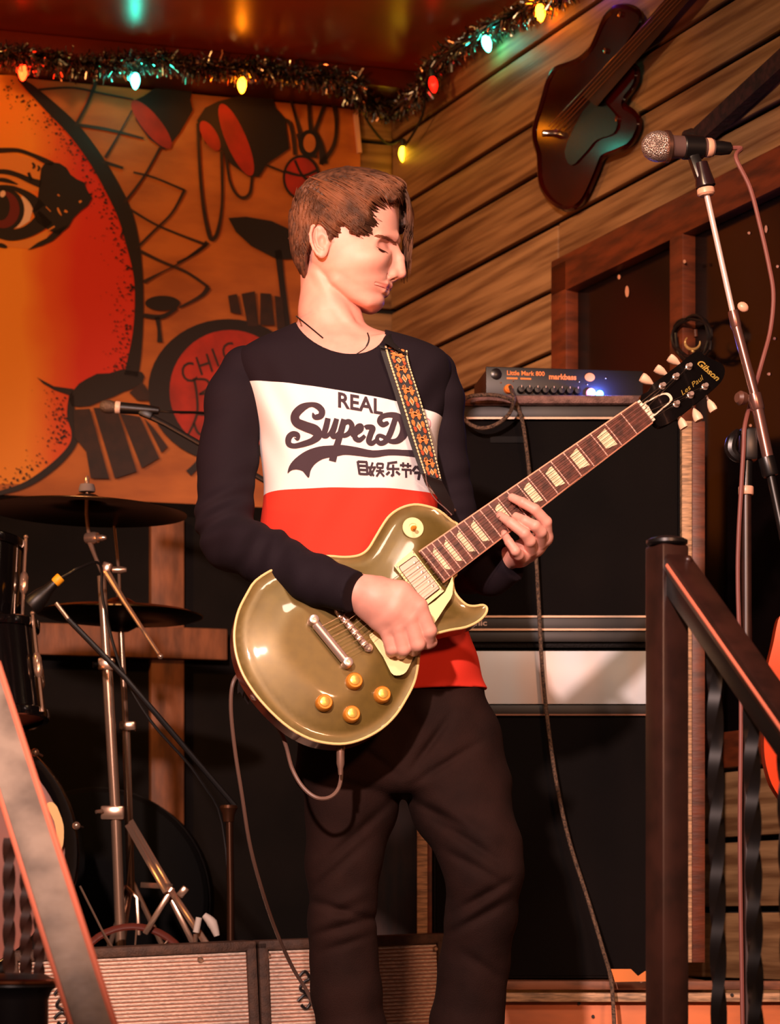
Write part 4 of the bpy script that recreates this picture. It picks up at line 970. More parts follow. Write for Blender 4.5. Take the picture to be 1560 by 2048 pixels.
MB().lathe([(.0001, 0), (.0135, 0), (.014, .004), (.014, .028), (.0125, .032), (.0001, .032)], W(1532, 915, D - .02), W(1544, 960, D - .02) - W(1532, 915, D - .02), 18).build('boom_collar', m_iron2, ms)
MB().tube([W(1540, 945, D - .02), W(1600, 1230, D - .06)], .0075, 12).build('counter_tube', m_iron2, ms)
MB().lathe([(.0001, 0), (.010, 0), (.012, .01), (.008, .016), (.0001, .016)], W(1490, 797, D - .02), (-1, -.5, 0), 16).build('wing_knob', mat('brown_knob', (96, 60, 48), .4), ms)
MB().tube([W(1476, 862, D), W(1464, 880, D - .01), W(1462, 900, D - .01), W(1476, 916, D - .01), W(1492, 914, D)], [.005, .010, .011, .008, .006], 10, smooth=4).build('swivel_clamp', m_iron2, ms)
MB().box(W(1497, 890, D), (.03, .03, .055), None, .006).build('swivel_block', m_iron2, ms)
MB().tube([W(1500, 900, D), W(1525, 860, D - .01)], .008, 10).build('swivel_arm', m_iron2, ms)
MB().tube([W(1493, 905, D), W(1492, 975, D)], .0105, 14).build('pole_grip', m_iron2, ms)
MB().lathe([(.0120, 0), (.0128, .002), (.0128, .012), (.0120, .014)], W(1492, 990, D), (0, 0, 1), 20).build('pole_ring', mat('pale_end_ring', (0, 0, 0)), ms)
MB().tube([W(1492, 985, D), W(1496, 2325, D)], .0092, 14).build('pole', m_iron, ms)
MB().lathe([(.13, 0), (.13, .014), (.03, .03), (.012, .05), (.0001, .05)], Vector((W(1496, 2330, D).x, D, 0)), (0, 0, 1), 32).build('base', m_iron2, ms)
cbl = [o + dm * .155, o + dm * .175, W(1472, 316, D + .02), W(1500, 375, D + .02), W(1520, 450, D + .02), W(1538, 530, D + .02), W(1547, 590, D + .02), W(1541, 660, D + .02), W(1524, 725, D + .01), W(1506, 790, D + .02), W(1490, 850, D - .02), W(1487, 900, D - .022), W(1482, 985, D - .02), W(1477, 1080, D - .018), W(1476, 1180, D - .018), W(1482, 1400, D - .018), W(1480, 1700, D - .02), W(1486, 2200, D - .02), W(1470, 2325, D - .1)]
tag(MB().tube(cbl, .0038, 8, smooth=6).build('microphone_cable', mat('dusty_red_cable', (128, 74, 66), .55)), 'reddish microphone cable hanging beside its stand', 'cable')
# ---- orange guitar cut by the right edge
D = 4.6
og = thing('electric_guitar', 'orange-red guitar body cut off by the right edge, behind the railing', 'guitar', W(1600, 1640, D))
ob = cat2([(1560, 1232), (1546, 1290), (1533, 1345), (1530, 1385), (1534, 1430), (1528, 1480), (1532, 1530), (1550, 1580), (1590, 1620), (1660, 1630), (1730, 1590), (1750, 1500), (1720, 1420), (1740, 1340), (1720, 1260), (1650, 1230), (1610, 1280), (1580, 1250)], 4, True)
MB().poly(ob, lambda x, y: W(x, y, D), fn2=lambda x, y: W(x, y, D) + Vector((0, .04, 0))).build('body', mat('orange_red_lacquer', (226, 70, 26), .18, coat=.6), og, True, 30)
MB().poly(cat2([(1541, 1405), (1552, 1400), (1600, 1430), (1650, 1500), (1600, 1560), (1552, 1500), (1538, 1470)], 3, True), lambda x, y: W(x, y, D - .003), fn2=lambda x, y: W(x, y, D)).build('pickguard', mat('cream_pickguard', (250, 226, 176), .3), og, False)
MB().bar(W(1630, 1250, D - .004), W(1600, 700, D + .1), .05, .02, up=(0, -1, 0)).build('neck', m_bneck, og, False)

# brass hook with a coiled lead hanging from the window mullion
hk = thing('wall_hook', 'small brass hook hanging below the window mullion, above the headstock', 'hook', PR.hit(1386, 700, .05))
MB().tube([PR.hit(x, y, .06) for x, y in ((1391, 660), (1392, 674))], .0045, 8).build('stem', m_frame, hk)
MB().tube([PR.hit(1385 + 15 * math.cos(a), 685 + 14 * math.sin(a), .06) for a in np.linspace(-.2, 3.9, 16)], [.0012 + .0022 * math.sin(math.pi * i / 15) for i in range(16)], 8).build('ring', m_goldp if 'm_goldp' in globals() else mat('brass', (230, 190, 120), .3, metal=.5), hk)
MB().sphere(PR.hit(1386, 702, .06), .004, 8).build('screw', mat('brass', (230, 190, 120), .3, metal=.5), hk)
cl_ = []
for i in range(90):
    a = i * .25; r = 1 + .12 * math.sin(i * .7); cl_.append(PR.hit(1384 + 36 * r * math.cos(a), 676 + 42 * r * math.sin(a), .048 + .006 * math.sin(i * .37)))
tag(MB().tube(cl_, .0034, 6).build('coiled_lead', mat('black_rubber_lead', (24, 17, 15), .4)), 'black coiled lead hung on the window mullion', 'cable')

gs = thing('guitar_stand', 'black tall guitar stand under the orange-red guitar at the right edge', 'guitar stand', Vector((W(1640, 1640, 4.66).x, 4.66, 0)))
gx_ = W(1640, 1640, 4.66).x; gz_ = W(1640, 1636, 4.6).z
MB().tube([(gx_, 4.68, .05), (gx_, 4.68, gz_ + .25)], .009, 10).build('pole', m_iron2, gs)
for s_ in (-1, 1): MB().tube([(gx_ + s_ * .05, 4.68, gz_ - .012), (gx_ + s_ * .05, 4.59, gz_ - .012), (gx_ + s_ * .05, 4.585, gz_ + .012)], .006, 8).build('cradle_arm', m_iron2, gs)
MB().tube([(gx_ - .05, 4.68, gz_ - .012), (gx_ + .05, 4.68, gz_ - .012)], .006, 8).build('cradle_bar', m_iron2, gs)
for a in (.5, 2.6, 4.7): MB().tube([(gx_, 4.68, .12), (gx_ + .16 * math.cos(a), 4.68 + .16 * math.sin(a), .008)], .006, 8).build('leg', m_iron2, gs)

# ================================================================== THE GOLD GUITAR
GB = W(706, 1262, 4.05); GN = W(1290, 824, 4.222)
gu = (GN - GB).normalized(); gv = gu.cross(Vector((0, -1, 0))); 
PG = Plane(GB, gu, gv)                                       # top face of the body
m_gold = mat('bronze_gold_finish', (108, 88, 36), .42, metal=.3, coat=.4, var=.06, vscale=60)
m_bind = mat('cream_binding', (244, 206, 140), .4)
m_mahog = mat('cherry_mahogany', (120, 40, 20), .3, coat=.4)
m_cream = mat('cream_plastic', (248, 232, 170), .35)
m_nick = mat('nickel', (228, 200, 186), .24, metal=.7)
m_pick = mat('brushed_nickel_cover', (232, 196, 180), .38, metal=.55)
m_rose = mat('rosewood', (108, 58, 46), .5, var=.35, vscale=30, stretch=(3, 3, 3))
m_pearl = mat('aged_pearl_inlay', (246, 226, 186), .3, var=.12, vscale=60)
m_ambr = mat('amber_knob', (222, 138, 44), .22, coat=.5)
m_fret = mat('bright_fret_wire', (246, 196, 178), .35, metal=.25)
m_nut = mat('bone_nut', (244, 222, 196), .4)
m_hsb = mat('black_headstock_lacquer', (12, 10, 10), .2, coat=.5)
m_goldp = mat('gold_print', (214, 178, 84), .35, metal=.5)
gtr = thing('electric_guitar', 'bronze-gold single-cut electric guitar played by the person', 'guitar', PG.hit(690, 1487))
OUT = [(917, 1057), (903, 1041), (878, 1021), (853, 1012), (828, 1009), (802, 1016), (781, 1030), (767, 1048), (752, 1073), (738, 1096), (724, 1108), (706, 1113), (684, 1114), (659, 1112), (625, 1114), (590, 1121), (550, 1137), (512, 1161), (494, 1188), (478, 1220), (470, 1253), (469, 1282), (474, 1314), (487, 1350), (512, 1389), (544, 1425), (580, 1456), (619, 1477), (655, 1486), (691, 1487), (727, 1477), (763, 1457), (792, 1429), (813, 1396), (828, 1366), (835, 1338), (838, 1312), (842, 1294), (851, 1280), (867, 1269), (899, 1260), (932, 1254), (957, 1242), (971, 1228), (974, 1216), (966, 1210), (950, 1212), (935, 1210), (921, 1199), (910, 1184), (906, 1167), (907, 1154), (914, 1141)]
OUT = cat2(OUT, 3, True)
oa = np.array(OUT)
def edge_dist(x, y):
    a = oa; b = np.roll(oa, -1, 0); d = b - a; t = np.clip(((x - a[:, 0]) * d[:, 0] + (y - a[:, 1]) * d[:, 1]) / (d ** 2).sum(1), 0, 1)
    return float(np.sqrt(((a + d * t[:, None] - (x, y)) ** 2).sum(1)).min())
def inside(x, y, P=oa):
    a = P; b = np.roll(P, -1, 0); c = ((a[:, 1] > y) != (b[:, 1] > y)); xs = a[:, 0] + (y - a[:, 1]) / np.where(b[:, 1] == a[:, 1], 1e-9, b[:, 1] - a[:, 1]) * (b[:, 0] - a[:, 0])
    return bool(((x < xs) & c).sum() % 2)
def arch(x, y):
    d = edge_dist(x, y)
    if d < 1e-3: return 0.0
    t = min(max((d - 8) / 95.0, 0), 1); s_ = t * t * (3 - 2 * t)
    return 0.0125 * s_ - 0.0022 * math.exp(-((d - 16) / 12.0) ** 2)
inner = [(x + (5 if (y // 9) % 2 else 0), y) for x in range(470, 976, 9) for y in range(1010, 1488, 9) if inside(x, y) and edge_dist(x, y) > 3.5]
MB().poly(OUT, lambda x, y: PG.hit(x, y, arch(x, y)), inner=inner).build('carved_top', m_gold, gtr, True, None)
def wall(o0, o1): 
    mb = MB(); n = len(OUT)
    for x, y in OUT: mb.v.append(PG.hit(x, y, 0) + PG.n * o0); mb.v.append(PG.hit(x, y, 0) + PG.n * o1)
    for i in range(n): j = (i + 1) % n; mb._f([2 * i, 2 * j, 2 * j + 1, 2 * i + 1])
    return mb
wall(0.0, -0.007).build('binding', m_bind, gtr)
MB().tube([PG.hit(x, y, 0) - PG.n * .0008 for x, y in OUT], .0023, 8, closed=True).build('binding_rim', m_bind, gtr)
sd = wall(-0.007, -0.046); cpoly = [PG.hit(x, y, 0) - PG.n * .046 for x, y in OUT]
sd.poly(OUT, lambda x, y: PG.hit(x, y, 0) - PG.n * .046); sd.build('back_and_sides', m_mahog, gtr, True, 40)
# neck and fretboard in plane coordinates
PF = Plane(PG.p + PG.n * 0.0165, gu, gv)
cA, cB, cC, cD = PF.loc(838, 1104), PF.loc(887, 1163), PF.loc(1306, 843), PF.loc(1273, 805)
aN = (cC[0] + cD[0]) / 2; aE = (cA[0] + cB[0]) / 2
def FB(a, s, off=0.0):
    """a along the strings, s 0..1 from bass edge to treble edge"""
    t = (a - aN) / (aE - aN); b0 = cD[1] + (cA[1] - cD[1]) * t; b1 = cC[1] + (cB[1] - cC[1]) * t
    return PF.at(a, b0 + (b1 - b0) * s, off)
mb = MB()
for a in (aE, aN):
    for s_ in np.linspace(0, 1, 9): mb.v.append(FB(a, s_, .0012 * (1 - (2 * s_ - 1) ** 2)))
    for s_ in np.linspace(1, 0, 9): mb.v.append(FB(a, s_, -.006))
for i in range(18): mb._f([i, (i + 1) % 18, 18 + (i + 1) % 18, 18 + i])
mb._f(list(range(18))[::-1]); mb._f(list(range(18, 36))); mb.build('fretboard', m_rose, gtr, True, 30)
for s0 in (0.0, 1.0):
    MB().tube([FB(aE, s0, -.002), FB(aN, s0, -.002)], .0022, 6).build('neck_binding', mat('aged_neck_binding', (232, 160, 128), .4), gtr)
nk = MB(); K = 10
for t in np.linspace(0, 1, 12):
    a = aE + .02 + (aN + .012 - aE - .02) * t; dep = .018 + .004 * (1 - t)
    for k in range(K + 1):
        q = math.pi * k / K; nk.v.append(FB(a, .5 - .5 * math.cos(q), -.006 - dep * math.sin(q)))
for i in range(11):
    for k in range(K): nk._f([i * (K + 1) + k, (i + 1) * (K + 1) + k, (i + 1) * (K + 1) + k + 1, i * (K + 1) + k + 1])
nk.build('neck', m_mahog, gtr)
SL = (aN - 0.0) * 1.0
fa = lambda k: aN - SL * (1 - 2 ** (-k / 12.0)) * (aN - aE) / (SL * (1 - 2 ** (-22.35 / 12.0)))
for k in range(1, 23):
    MB().tube([FB(fa(k), s_, .0010 * (1 - (2 * s_ - 1) ** 2) + .0004) for s_ in (0.01, .25, .5, .75, .99)], .0011, 6).build('fret', m_fret, gtr)
for k in (3, 5, 7, 9, 12, 15, 17, 19, 21):
    a0, a1 = fa(k - 1), fa(k); g = MB(); pa, pb = a0 + (a1 - a0) * .17, a0 + (a1 - a0) * .83
    q = [(pa, .13), (pa, .87), (pb, .77), (pb, .23)]
    for a, s_ in q: g.v.append(FB(a, s_, .0012))
    for a, s_ in ((pa, .5), (pb, .5)): g.v.append(FB(a, s_, .0017))
    g._f([0, 4, 5, 3]); g._f([4, 1, 2, 5]); g.build('inlay', m_pearl, gtr, False)
nt_ = MB(); 
nt_.bar(FB(aN + .0025, -.01, -.001), FB(aN + .0025, 1.01, -.001), .0055, .010, up=PG.n, bev=.0008); nt_.build('nut', m_nut, gtr)
# headstock, tilted back
def HS(px, py, off=0.0):
    a, b = PF.loc(px, py); s_ = max(a - aN, 0)
    return PF.hit(px, py, -.006 - .2 * s_) + PG.n * off
hs_out = cat2([(1281, 797), (1296, 783), (1306, 768), (1330, 750), (1360, 727), (1386, 706), (1400, 703), (1408, 710), (1420, 716), (1432, 722), (1444, 728), (1450, 742), (1442, 764), (1415, 788), (1385, 812), (1352, 838), (1330, 850), (1312, 848)], 3, True)
MB().poly(hs_out, lambda x, y: HS(x, y), fn2=lambda x, y: HS(x, y, -.014)).build('headstock', m_hsb, gtr, True, 30)
tr = cat2([(1285, 808), (1300, 799), (1322, 788), (1336, 787), (1344, 796), (1341, 805), (1322, 821), (1306, 834), (1298, 826), (1292, 815)], 3, True)
MB().poly(tr, lambda x, y: HS(x, y, .0022), fn2=lambda x, y: HS(x, y, 0)).build('truss_cover_rim', m_nut, gtr, False)
tc_ = np.array(tr); cen = tc_.mean(0); tri = [tuple(cen + (np.array(p) - cen) * .80) for p in tr]
MB().poly(tri, lambda x, y: HS(x, y, .0030), fn2=lambda x, y: HS(x, y, .002)).build('truss_cover', m_hsb, gtr, False)
posts = [(1324, 773), (1351, 754), (1377, 734), (1352, 809), (1380, 791), (1409, 774)]
btn = [(1296, 756), (1325, 738), (1351, 717), (1367, 842), (1397, 827), (1426, 808)]
for i, ((x, y), (bx_, by)) in enumerate(zip(posts, btn)):
    MB().lathe([(.0058, 0), (.0060, .002), (.0042, .003), (.0034, .010), (.0038, .011), (.0001, .011)], HS(x, y), PG.n, 16).build('tuner_post', m_nick, gtr)
    p0 = HS(x, y, -.009); p1 = HS(bx_, by, -.009); d = (p1 - p0).normalized()
    tb = MB().tube([p0, p1 - d * .009], .0022, 8).build('tuner_shaft', m_nick, gtr)
    wide = i in (0, 4); fl = 1.0 if wide else .62; ax_ = gu if wide else (gu * .5 + PG.n * .85).normalized()
    MB().lathe([(.0025, -.012), (.0042, -.009), (.0075, -.002), (.0088, .006), (.0078, .010), (.0001, .011)], p1, d, 16, sx=fl, x=ax_.cross(d)).build('tuner_button', mat('aged_tuner_button', (246, 200, 168), .4), gtr)
lg = MB(); L0 = HS(1394, 724, .0006); L1 = HS(1432, 757, .0006); ld = (L1 - L0); lw = ld.length; ld.normalize(); lu = PG.n.cross(ld).normalized(); lu = lu if lu.z > 0 else -lu
put_text(lg, 'Gibson', .0175, lambda x, y: L0 + ld * (x * lw / .0465) + lu * (y - .004), shear=.3, bold=.0005)
lg.build('gold_lettering', m_goldp, gtr, False)
lg = MB(); L2 = HS(1362, 789, .0006); L3 = HS(1410, 752, .0006); l2 = (L3 - L2); lw2 = l2.length; l2.normalize(); lu2 = PG.n.cross(l2).normalized(); lu2 = lu2 if lu2.z > 0 else -lu2
put_text(lg, 'Les Paul', .012, lambda x, y: L2 + l2 * (x * lw2 / .0445) + lu2 * (y - .003), shear=.35)
lg.build('gold_signature', m_goldp, gtr, False)
# pickups
def pickup(dx, dy):
    ring = [(788 + dx, 1132 + dy), (825 + dx, 1100 + dy), (888 + dx, 1182 + dy), (850 + dx, 1213 + dy)]
    MB().poly(ring, lambda x, y: PG.hit(x, y, .0165), fn2=lambda x, y: PG.hit(x, y, .004)).build('pickup_ring', m_cream, gtr, False)
    cov = [(798 + dx, 1135 + dy), (830 + dx, 1112 + dy), (879 + dx, 1176 + dy), (847 + dx, 1201 + dy)]
    c = np.array(cov).mean(0); rc = []
    for i in range(4):
        p = np.array(cov[i]); a = np.array(cov[i - 1]); b = np.array(cov[(i + 1) % 4])
        rc += [tuple(p + (a - p) * .08), tuple(p + ((a - p) + (b - p)) * .02), tuple(p + (b - p) * .05)]
    MB().poly([tuple(c + (np.array(p) - c) * 1.05) for p in rc], lambda x, y: PG.hit(x, y, .0168), fn2=lambda x, y: PG.hit(x, y, .016)).build('pickup_gap', mat('pickup_gap', (70, 40, 34), .8), gtr, False)
    MB().poly(rc, lambda x, y: PG.hit(x, y, .0205), fn2=lambda x, y: PG.hit(x, y, .012)).build('pickup_cover', m_pick, gtr, True, 30)
    for k in range(6):
        t = .14 + k * .145; p = np.array(cov[1]) * (1 - t) + np.array(cov[2]) * t; p = p + (np.array(cov[0]) - np.array(cov[1])) * .22
        MB().lathe([(.0022, 0), (.0022, .001), (.0001, .0014)], PG.hit(p[0], p[1], .0205), PG.n, 10).build('pole_screw', m_nick, gtr)
    for p in ring:
        q = np.array(p) * .9 + np.array(ring).mean(0) * .1
        MB().lathe([(.0020, 0), (.0018, .0008), (.0001, .001)], PG.hit(q[0], q[1], .0165), PG.n, 8).build('ring_screw', m_nick, gtr)
pickup(0, 0); pickup(-80, 64)
MB().poly(cat2([(905, 1152), (905, 1188), (894, 1208), (868, 1248), (846, 1284), (828, 1313), (816, 1338), (807, 1348), (793, 1351), (782, 1345), (766, 1313), (740, 1275), (744, 1266), (775, 1242), (812, 1232), (850, 1216), (890, 1184)], 2, True), lambda x, y: PG.hit(x, y, .0150), fn2=lambda x, y: PG.hit(x, y, .0125)).build('pickguard', m_cream, gtr, True, 30)
# bridge, tailpiece, knobs, switch
def pbar(p, q, h, r, nm, m, fl=.7): 
    a = PG.hit(*p, h); b = PG.hit(*q, h); return MB().tube([a, a.lerp(b, .04), a.lerp(b, .96), b], [r * .7, r, r, r * .7], 12, flat=1.0).build(nm, m, gtr)
pbar((676, 1223), (736, 1297), .021, .0058, 'bridge', m_nick)
for k in range(6):
    t = .12 + k * .152; c = PG.hit(676 + 60 * t, 1223 + 74 * t, .0265)
    MB().bar(c - gu * .005, c + gu * .005, .006, .006, up=PG.n, bev=.001).build('saddle', m_nick, gtr)
for p in ((676, 1223), (736, 1297)): MB().lathe([(.007, 0), (.007, .006), (.0045, .009), (.0001, .010)], PG.hit(*p, .014), PG.n, 14).build('bridge_post', m_nick, gtr)
pbar((630, 1246), (692, 1322), .0235, .0078, 'tailpiece', m_nick)
for p in ((627, 1241), (695, 1326)): MB().lathe([(.0088, -.012), (.0088, .006), (.0075, .009), (.004, .010), (.0001, .0095)], PG.hit(*p, .022), PG.n, 18).build('tailpiece_stud', m_nick, gtr)
for x, y in ((707, 1364), (763, 1391), (647, 1407), (702, 1430)):
    kb = MB().lathe([(.0142, 0), (.0145, .002), (.0132, .011), (.0118, .0135), (.0110, .0128), (.0088, .0128), (.0078, .0140), (.0040, .0150), (.0001, .0152)], PG.hit(x, y, arch(x, y) - .001), PG.n, 28).build('knob', m_ambr, gtr)
    MB().lathe([(.0078, .0141), (.0040, .0152), (.0001, .0154)], PG.hit(x, y, arch(x, y) - .001), PG.n, 20, False).build('knob_cap', m_goldp, kb)
MB().lathe([(.0175, 0), (.0178, .0012), (.0170, .0022), (.0075, .0026), (.0070, .001), (.0001, .001)], PG.hit(826, 1056, .0075), PG.n, 30).build('switch_ring', m_cream, gtr)
MB().lathe([(.0042, 0), (.0046, .004), (.0030, .005), (.0016, .007), (.0030, .017), (.0034, .020), (.0001, .023)], PG.hit(826, 1057, .008), (PG.n - gu * .2 + gv * .15).normalized(), 14).build('switch_lever', m_ambr, gtr)
for p in ((899, 1022),): MB().lathe([(.004, 0), (.0035, .006), (.0075, .009), (.0075, .012), (.0001, .014)], PG.hit(899, 1030, -.02), (W(905, 1008, 4.05) - W(896, 1030, 4.05)), 14).build('strap_button', m_nick, gtr)
MB().lathe([(.004, 0), (.0035, .006), (.0075, .009), (.0001, .013)], PG.hit(514, 1388, -.022), (W(500, 1402, 4.05) - W(514, 1388, 4.05)), 14).build('strap_button', m_nick, gtr)
MB().lathe([(.011, 0), (.011, .004), (.0065, .006), (.0065, .010), (.0001, .010)], PG.hit(681, 1487, -.024), (W(681, 1500, 4.05) - W(679, 1487, 4.05)), 16).build('output_jack', m_goldp, gtr)
# strings
for k in range(6):
    t = .12 + k * .152
    tp = PG.hit(630 + 62 * t, 1246 + 76 * t, .029); br = PG.hit(676 + 60 * t, 1223 + 74 * t, .0305)
    nu = FB(aN + .0025, .1 + .16 * k, .0052); pi = (2 - k) if False else k
    po = HS(*posts[k if k < 3 else 3 + (5 - k)], .0075) if k < 3 else HS(*posts[3 + (5 - k)], .0075)
    MB().tube([tp, br, nu, po], [.00062, .00055, .00048, .00048][0] * (1 - k * .09), 5).build('string', m_str, gtr)

# ================================================================== THE GUITARIST
D0 = 4.27; MP = D0 / F                                     # body space: photo pixels at this distance, y towards the viewer
def B3(px, py, d):
    k = d / D0; return (CX + (px - CX) * k, (D0 - d) / MP, HY + (py - HY) * k)
def to_world(V):
    V = np.asarray(V); return np.stack([(V[:, 0] - CX) * MP, D0 - V[:, 1] * MP, ZC + (HY - V[:, 2]) * MP], 1)
def rows(tab, w):
    t = np.array(tab, dtype=float); return [np.interp(w, t[:, 0], t[:, i]).astype(np.float32) for i in range(1, t.shape[1])]
def srows(tab, w):
    """smooth (Catmull-Rom) interpolation of a row table"""
    t = np.array(tab, dtype=float); ww = np.linspace(t[0, 0], t[-1, 0], 400); out = []
    for i in range(1, t.shape[1]):
        P = catmull([Vector((a, b, 0)) for a, b in zip(t[:, 0], t[:, i])], 12); xs = np.array([p.x for p in P]); ys = np.array([p.y for p in P])
        out.append(np.interp(w, xs, ys).astype(np.float32))
    return out
def sdf_obj(name, f, lo, h, m, parent, xf=to_world):
    V, Q = surface_nets(f, lo, h); V = xf(V)
    return V, Q
person = thing('person', 'young man in a navy, white and red long-sleeved shirt playing guitar', 'person', Vector(((800 - CX) * MP, D0, 0)))
m_skin = mat('skin', (234, 168, 150), .5, sss=.12, var=.06, vscale=30)
# lips and lids are a little redder: stored per vertex
def tint_skin(m):
    nt = m.node_tree; b = nt.nodes['Principled BSDF']; at = nt.nodes.new('ShaderNodeAttribute'); at.attribute_name = 'flush'
    mx = nt.nodes.new('ShaderNodeMix'); mx.data_type = 'RGBA'; src = b.inputs['Base Color'].links[0].from_socket
    nt.links.new(at.outputs['Fac'], mx.inputs[0]); nt.links.new(src, mx.inputs[6]); mx.inputs[7].default_value = lin((196, 92, 82)); nt.links.new(mx.outputs[2], b.inputs['Base Color'])
tint_skin(m_skin)

# ---------------- torso shape shared by shirt and body
TORSO = [(628, 652, 30, 30, -8), (645, 654, 62, 48, -8), (664, 664, 112, 66, -6), (684, 676, 168, 82, -4), (708, 684, 206, 94, 0), (745, 690, 214, 106, 0), (800, 695, 198, 114, 0), (880, 698, 180, 118, 2), (980, 698, 173, 116, 2), (1100, 702, 176, 112, 0), (1200, 732, 180, 112, 0), (1300, 772, 180, 114, 0), (1400, 797, 184, 118, 0)]
def torso_f(X, Y, Z, grow=0.0):
    w = Z[0, 0, :]; cx, rx, ry, cy = srows(TORSO, w)
    dx = (X - cx) / (rx + grow); dy = (Y - cy) / (ry + grow); p = 2.35
    k = (np.abs(dx) ** p + np.abs(dy) ** p) ** (1 / p)
    return (k - 1) * np.minimum(rx, ry) * .9
def collar_cut(X, Z):
    c, s_ = math.cos(math.radians(27)), math.sin(math.radians(27)); x = X - 681; z = Z - 657
    a = x * c + z * s_; b = -x * s_ + z * c
    return (np.sqrt((a / 94) ** 2 + (b / 67) ** 2) - 1) * 50

# ---------------- head and neck
HEADROWS = [  # row, front, back, half width, row of greatest width
 (362, 703, 697, 5, 700), (368, 736, 668, 36, 700), (378, 764, 643, 54, 695), (398, 786, 621, 71, 690), (425, 796, 607, 81, 684), (450, 798, 602, 85, 680), (475, 797, 603, 84, 682),
 (490, 791, 605, 82, 688), (505, 787, 608, 79.5, 692), (520, 786, 612, 77, 696), (540, 785, 624, 73, 700), (560, 782, 642, 65, 704), (576, 776, 656, 56, 708), (590, 767, 672, 48, 712), (603, 767, 694, 41, 722), (613, 762, 715, 31, 734), (621, 752, 732, 15, 742), (626, 744, 740, 2, 742)]
def head_field(h):
    lo = (566, -104, 352); X, Y, Z = grid(lo, (834, 112, 770), h)
    w = Z[0, 0, :]
    xf, xb, Wd, xm = srows(HEADROWS, w)
    rx = np.where(X > xm, np.maximum(xf - xm, 1), np.maximum(xm - xb, 1)); p = 2.15
    k = ((np.abs(X - xm) / rx) ** p + (np.abs(Y) / np.maximum(Wd, 1)) ** p) ** (1 / p)
    f = (k - 1) * np.minimum(np.maximum(Wd, 2), 60) * .8
    f = np.where((Z < 361) | (Z > 626), np.maximum(f, 6), f)
    # neck and throat
    nk = cone(X, Y, Z, (650, 0, 540), (655, 2, 625), 50, 53); nk = smin(nk, cone(X, Y, Z, (655, 2, 625), (676, 4, 740), 54, 84), 22)
    nk = smin(nk, cone(X, Y, Z, (690, 0, 600), (716, 6, 690), 22, 26), 14)
    for sg in (-1, 1): nk = smin(nk, cone(X, Y, Z, (642, 44 * sg, 545), (728, 30 * sg + 16, 700), 9, 10), 14)
    nk = smin(nk, elli(X, Y, Z, (706, 2, 632), (13, 13, 15)), 10)          # larynx
    body = torso_f(X, Y, Z, -5) + 4
    for sg in (-1, 1): body = smin(body, cone(X, Y, Z, (728 + 8 * sg, 70, 704), (716 + 52 * sg, 66, 690 - 2 * sg), 7, 5), 14)
    nk = smin(nk, body, 22)
    f = smin(f, nk, 5)
    # brow ridge, cheekbones, chin, jaw edge
    for sg in (-1, 1):
        f = smin(f, cone(X, Y, Z, (790, 14 * sg, 480), (765, 52 * sg, 478), 9, 8), 9)
        f = smin(f, elli(X, Y, Z, (744, 46 * sg, 517), (30, 22, 18)), 26)
        f = smin(f, cone(X, Y, Z, (680, 53 * sg, 562), (738, 27 * sg, 606), 8, 10), 18)
        # eye socket, eyeball with lid
        f = smax(f, -elli(X, Y, Z, (781, 46 * sg, 496), (14, 21, 11)), 12)
        f = smin(f, elli(X, Y, Z, (759.5, 33 * sg, 503), (17, 18, 15.5)), 9.0)
    f = smin(f, elli(X, Y, Z, (752, 0, 604), (15, 24, 14)), 9)
    # nose
    no = cone(X, Y, Z, (788, 0, 496), (801, 0, 521), 7.5, 8.4); no = smin(no, cone(X, Y, Z, (801, 0, 521), (803, 0, 550), 8.4, 10.5), 5)
    no = smin(no, cone(X, Y, Z, (781, 0, 500), (781, 0, 550), 14, 19), 10)
    for sg in (-1, 1): no = smin(no, elli(X, Y, Z, (785, 12.5 * sg, 553), (11, 7.0, 8.5)), 6)
    f = smin(f, no, 6)
    for sg in (-1, 1):
        f = smax(f, -elli(X, Y, Z, (789, 9.5 * sg, 562.5), (7.5, 4.2, 3.6)), 2)
        f = smax(f, -cone(X, Y, Z, (775, 24 * sg, 551), (780, 22 * sg, 559), 1.0, 1.2), 4)
    # mouth
    f = smin(f, elli(X, Y, Z, (764, 0, 578), (14, 24, 14)), 9)
    for sg in (-1, 1):
        up_l = smin(cone(X, Y, Z, (779, 0, 574.5), (774.5, 19 * sg, 572), 6.2, 5.4), cone(X, Y, Z, (774.5, 19 * sg, 572), (758, 38 * sg, 569), 5.4, 2.6), 3)
        lo_l = smin(cone(X, Y, Z, (772.5, 0, 587), (769, 18 * sg, 583.5), 6.4, 5.6), cone(X, Y, Z, (769, 18 * sg, 583.5), (756, 36 * sg, 573.5), 5.6, 2.6), 3)
        f = smin(f, up_l, 4.0); f = smin(f, lo_l, 4.0)
        gr = np.minimum(cone(X, Y, Z, (788, 0, 581), (781.5, 20 * sg, 577.5), 1.5, 1.4), cone(X, Y, Z, (781.5, 20 * sg, 577.5), (757, 44 * sg, 569.5), 1.4, 1.0)); f = smax(f, -gr, 2.4)
    # ears
    for sg in (-1, 1):
        oy = lambda x, z: 80 + (672 - x) * .30
        pl = elli(X - (Z - 480) * .16, Y - sg * 83, Z, (653, 0, 481), (17, 6.0, 33)); ear = pl
        pts = [(668, 470), (664, 458), (655, 450), (646, 449), (638, 456), (634.5, 470), (636, 485), (641, 499), (648, 509), (655, 513)]
        for (x0, z0), (x1, z1) in zip(pts[:-1], pts[1:]):
            ear = smin(ear, cone(X, Y, Z, (x0, sg * oy(x0, z0), z0), (x1, sg * oy(x1, z1), z1), 3.6, 3.6), 2)
        ear = smin(ear, elli(X, Y, Z, (655, sg * 84, 509), (7.5, 5, 8)), 4)
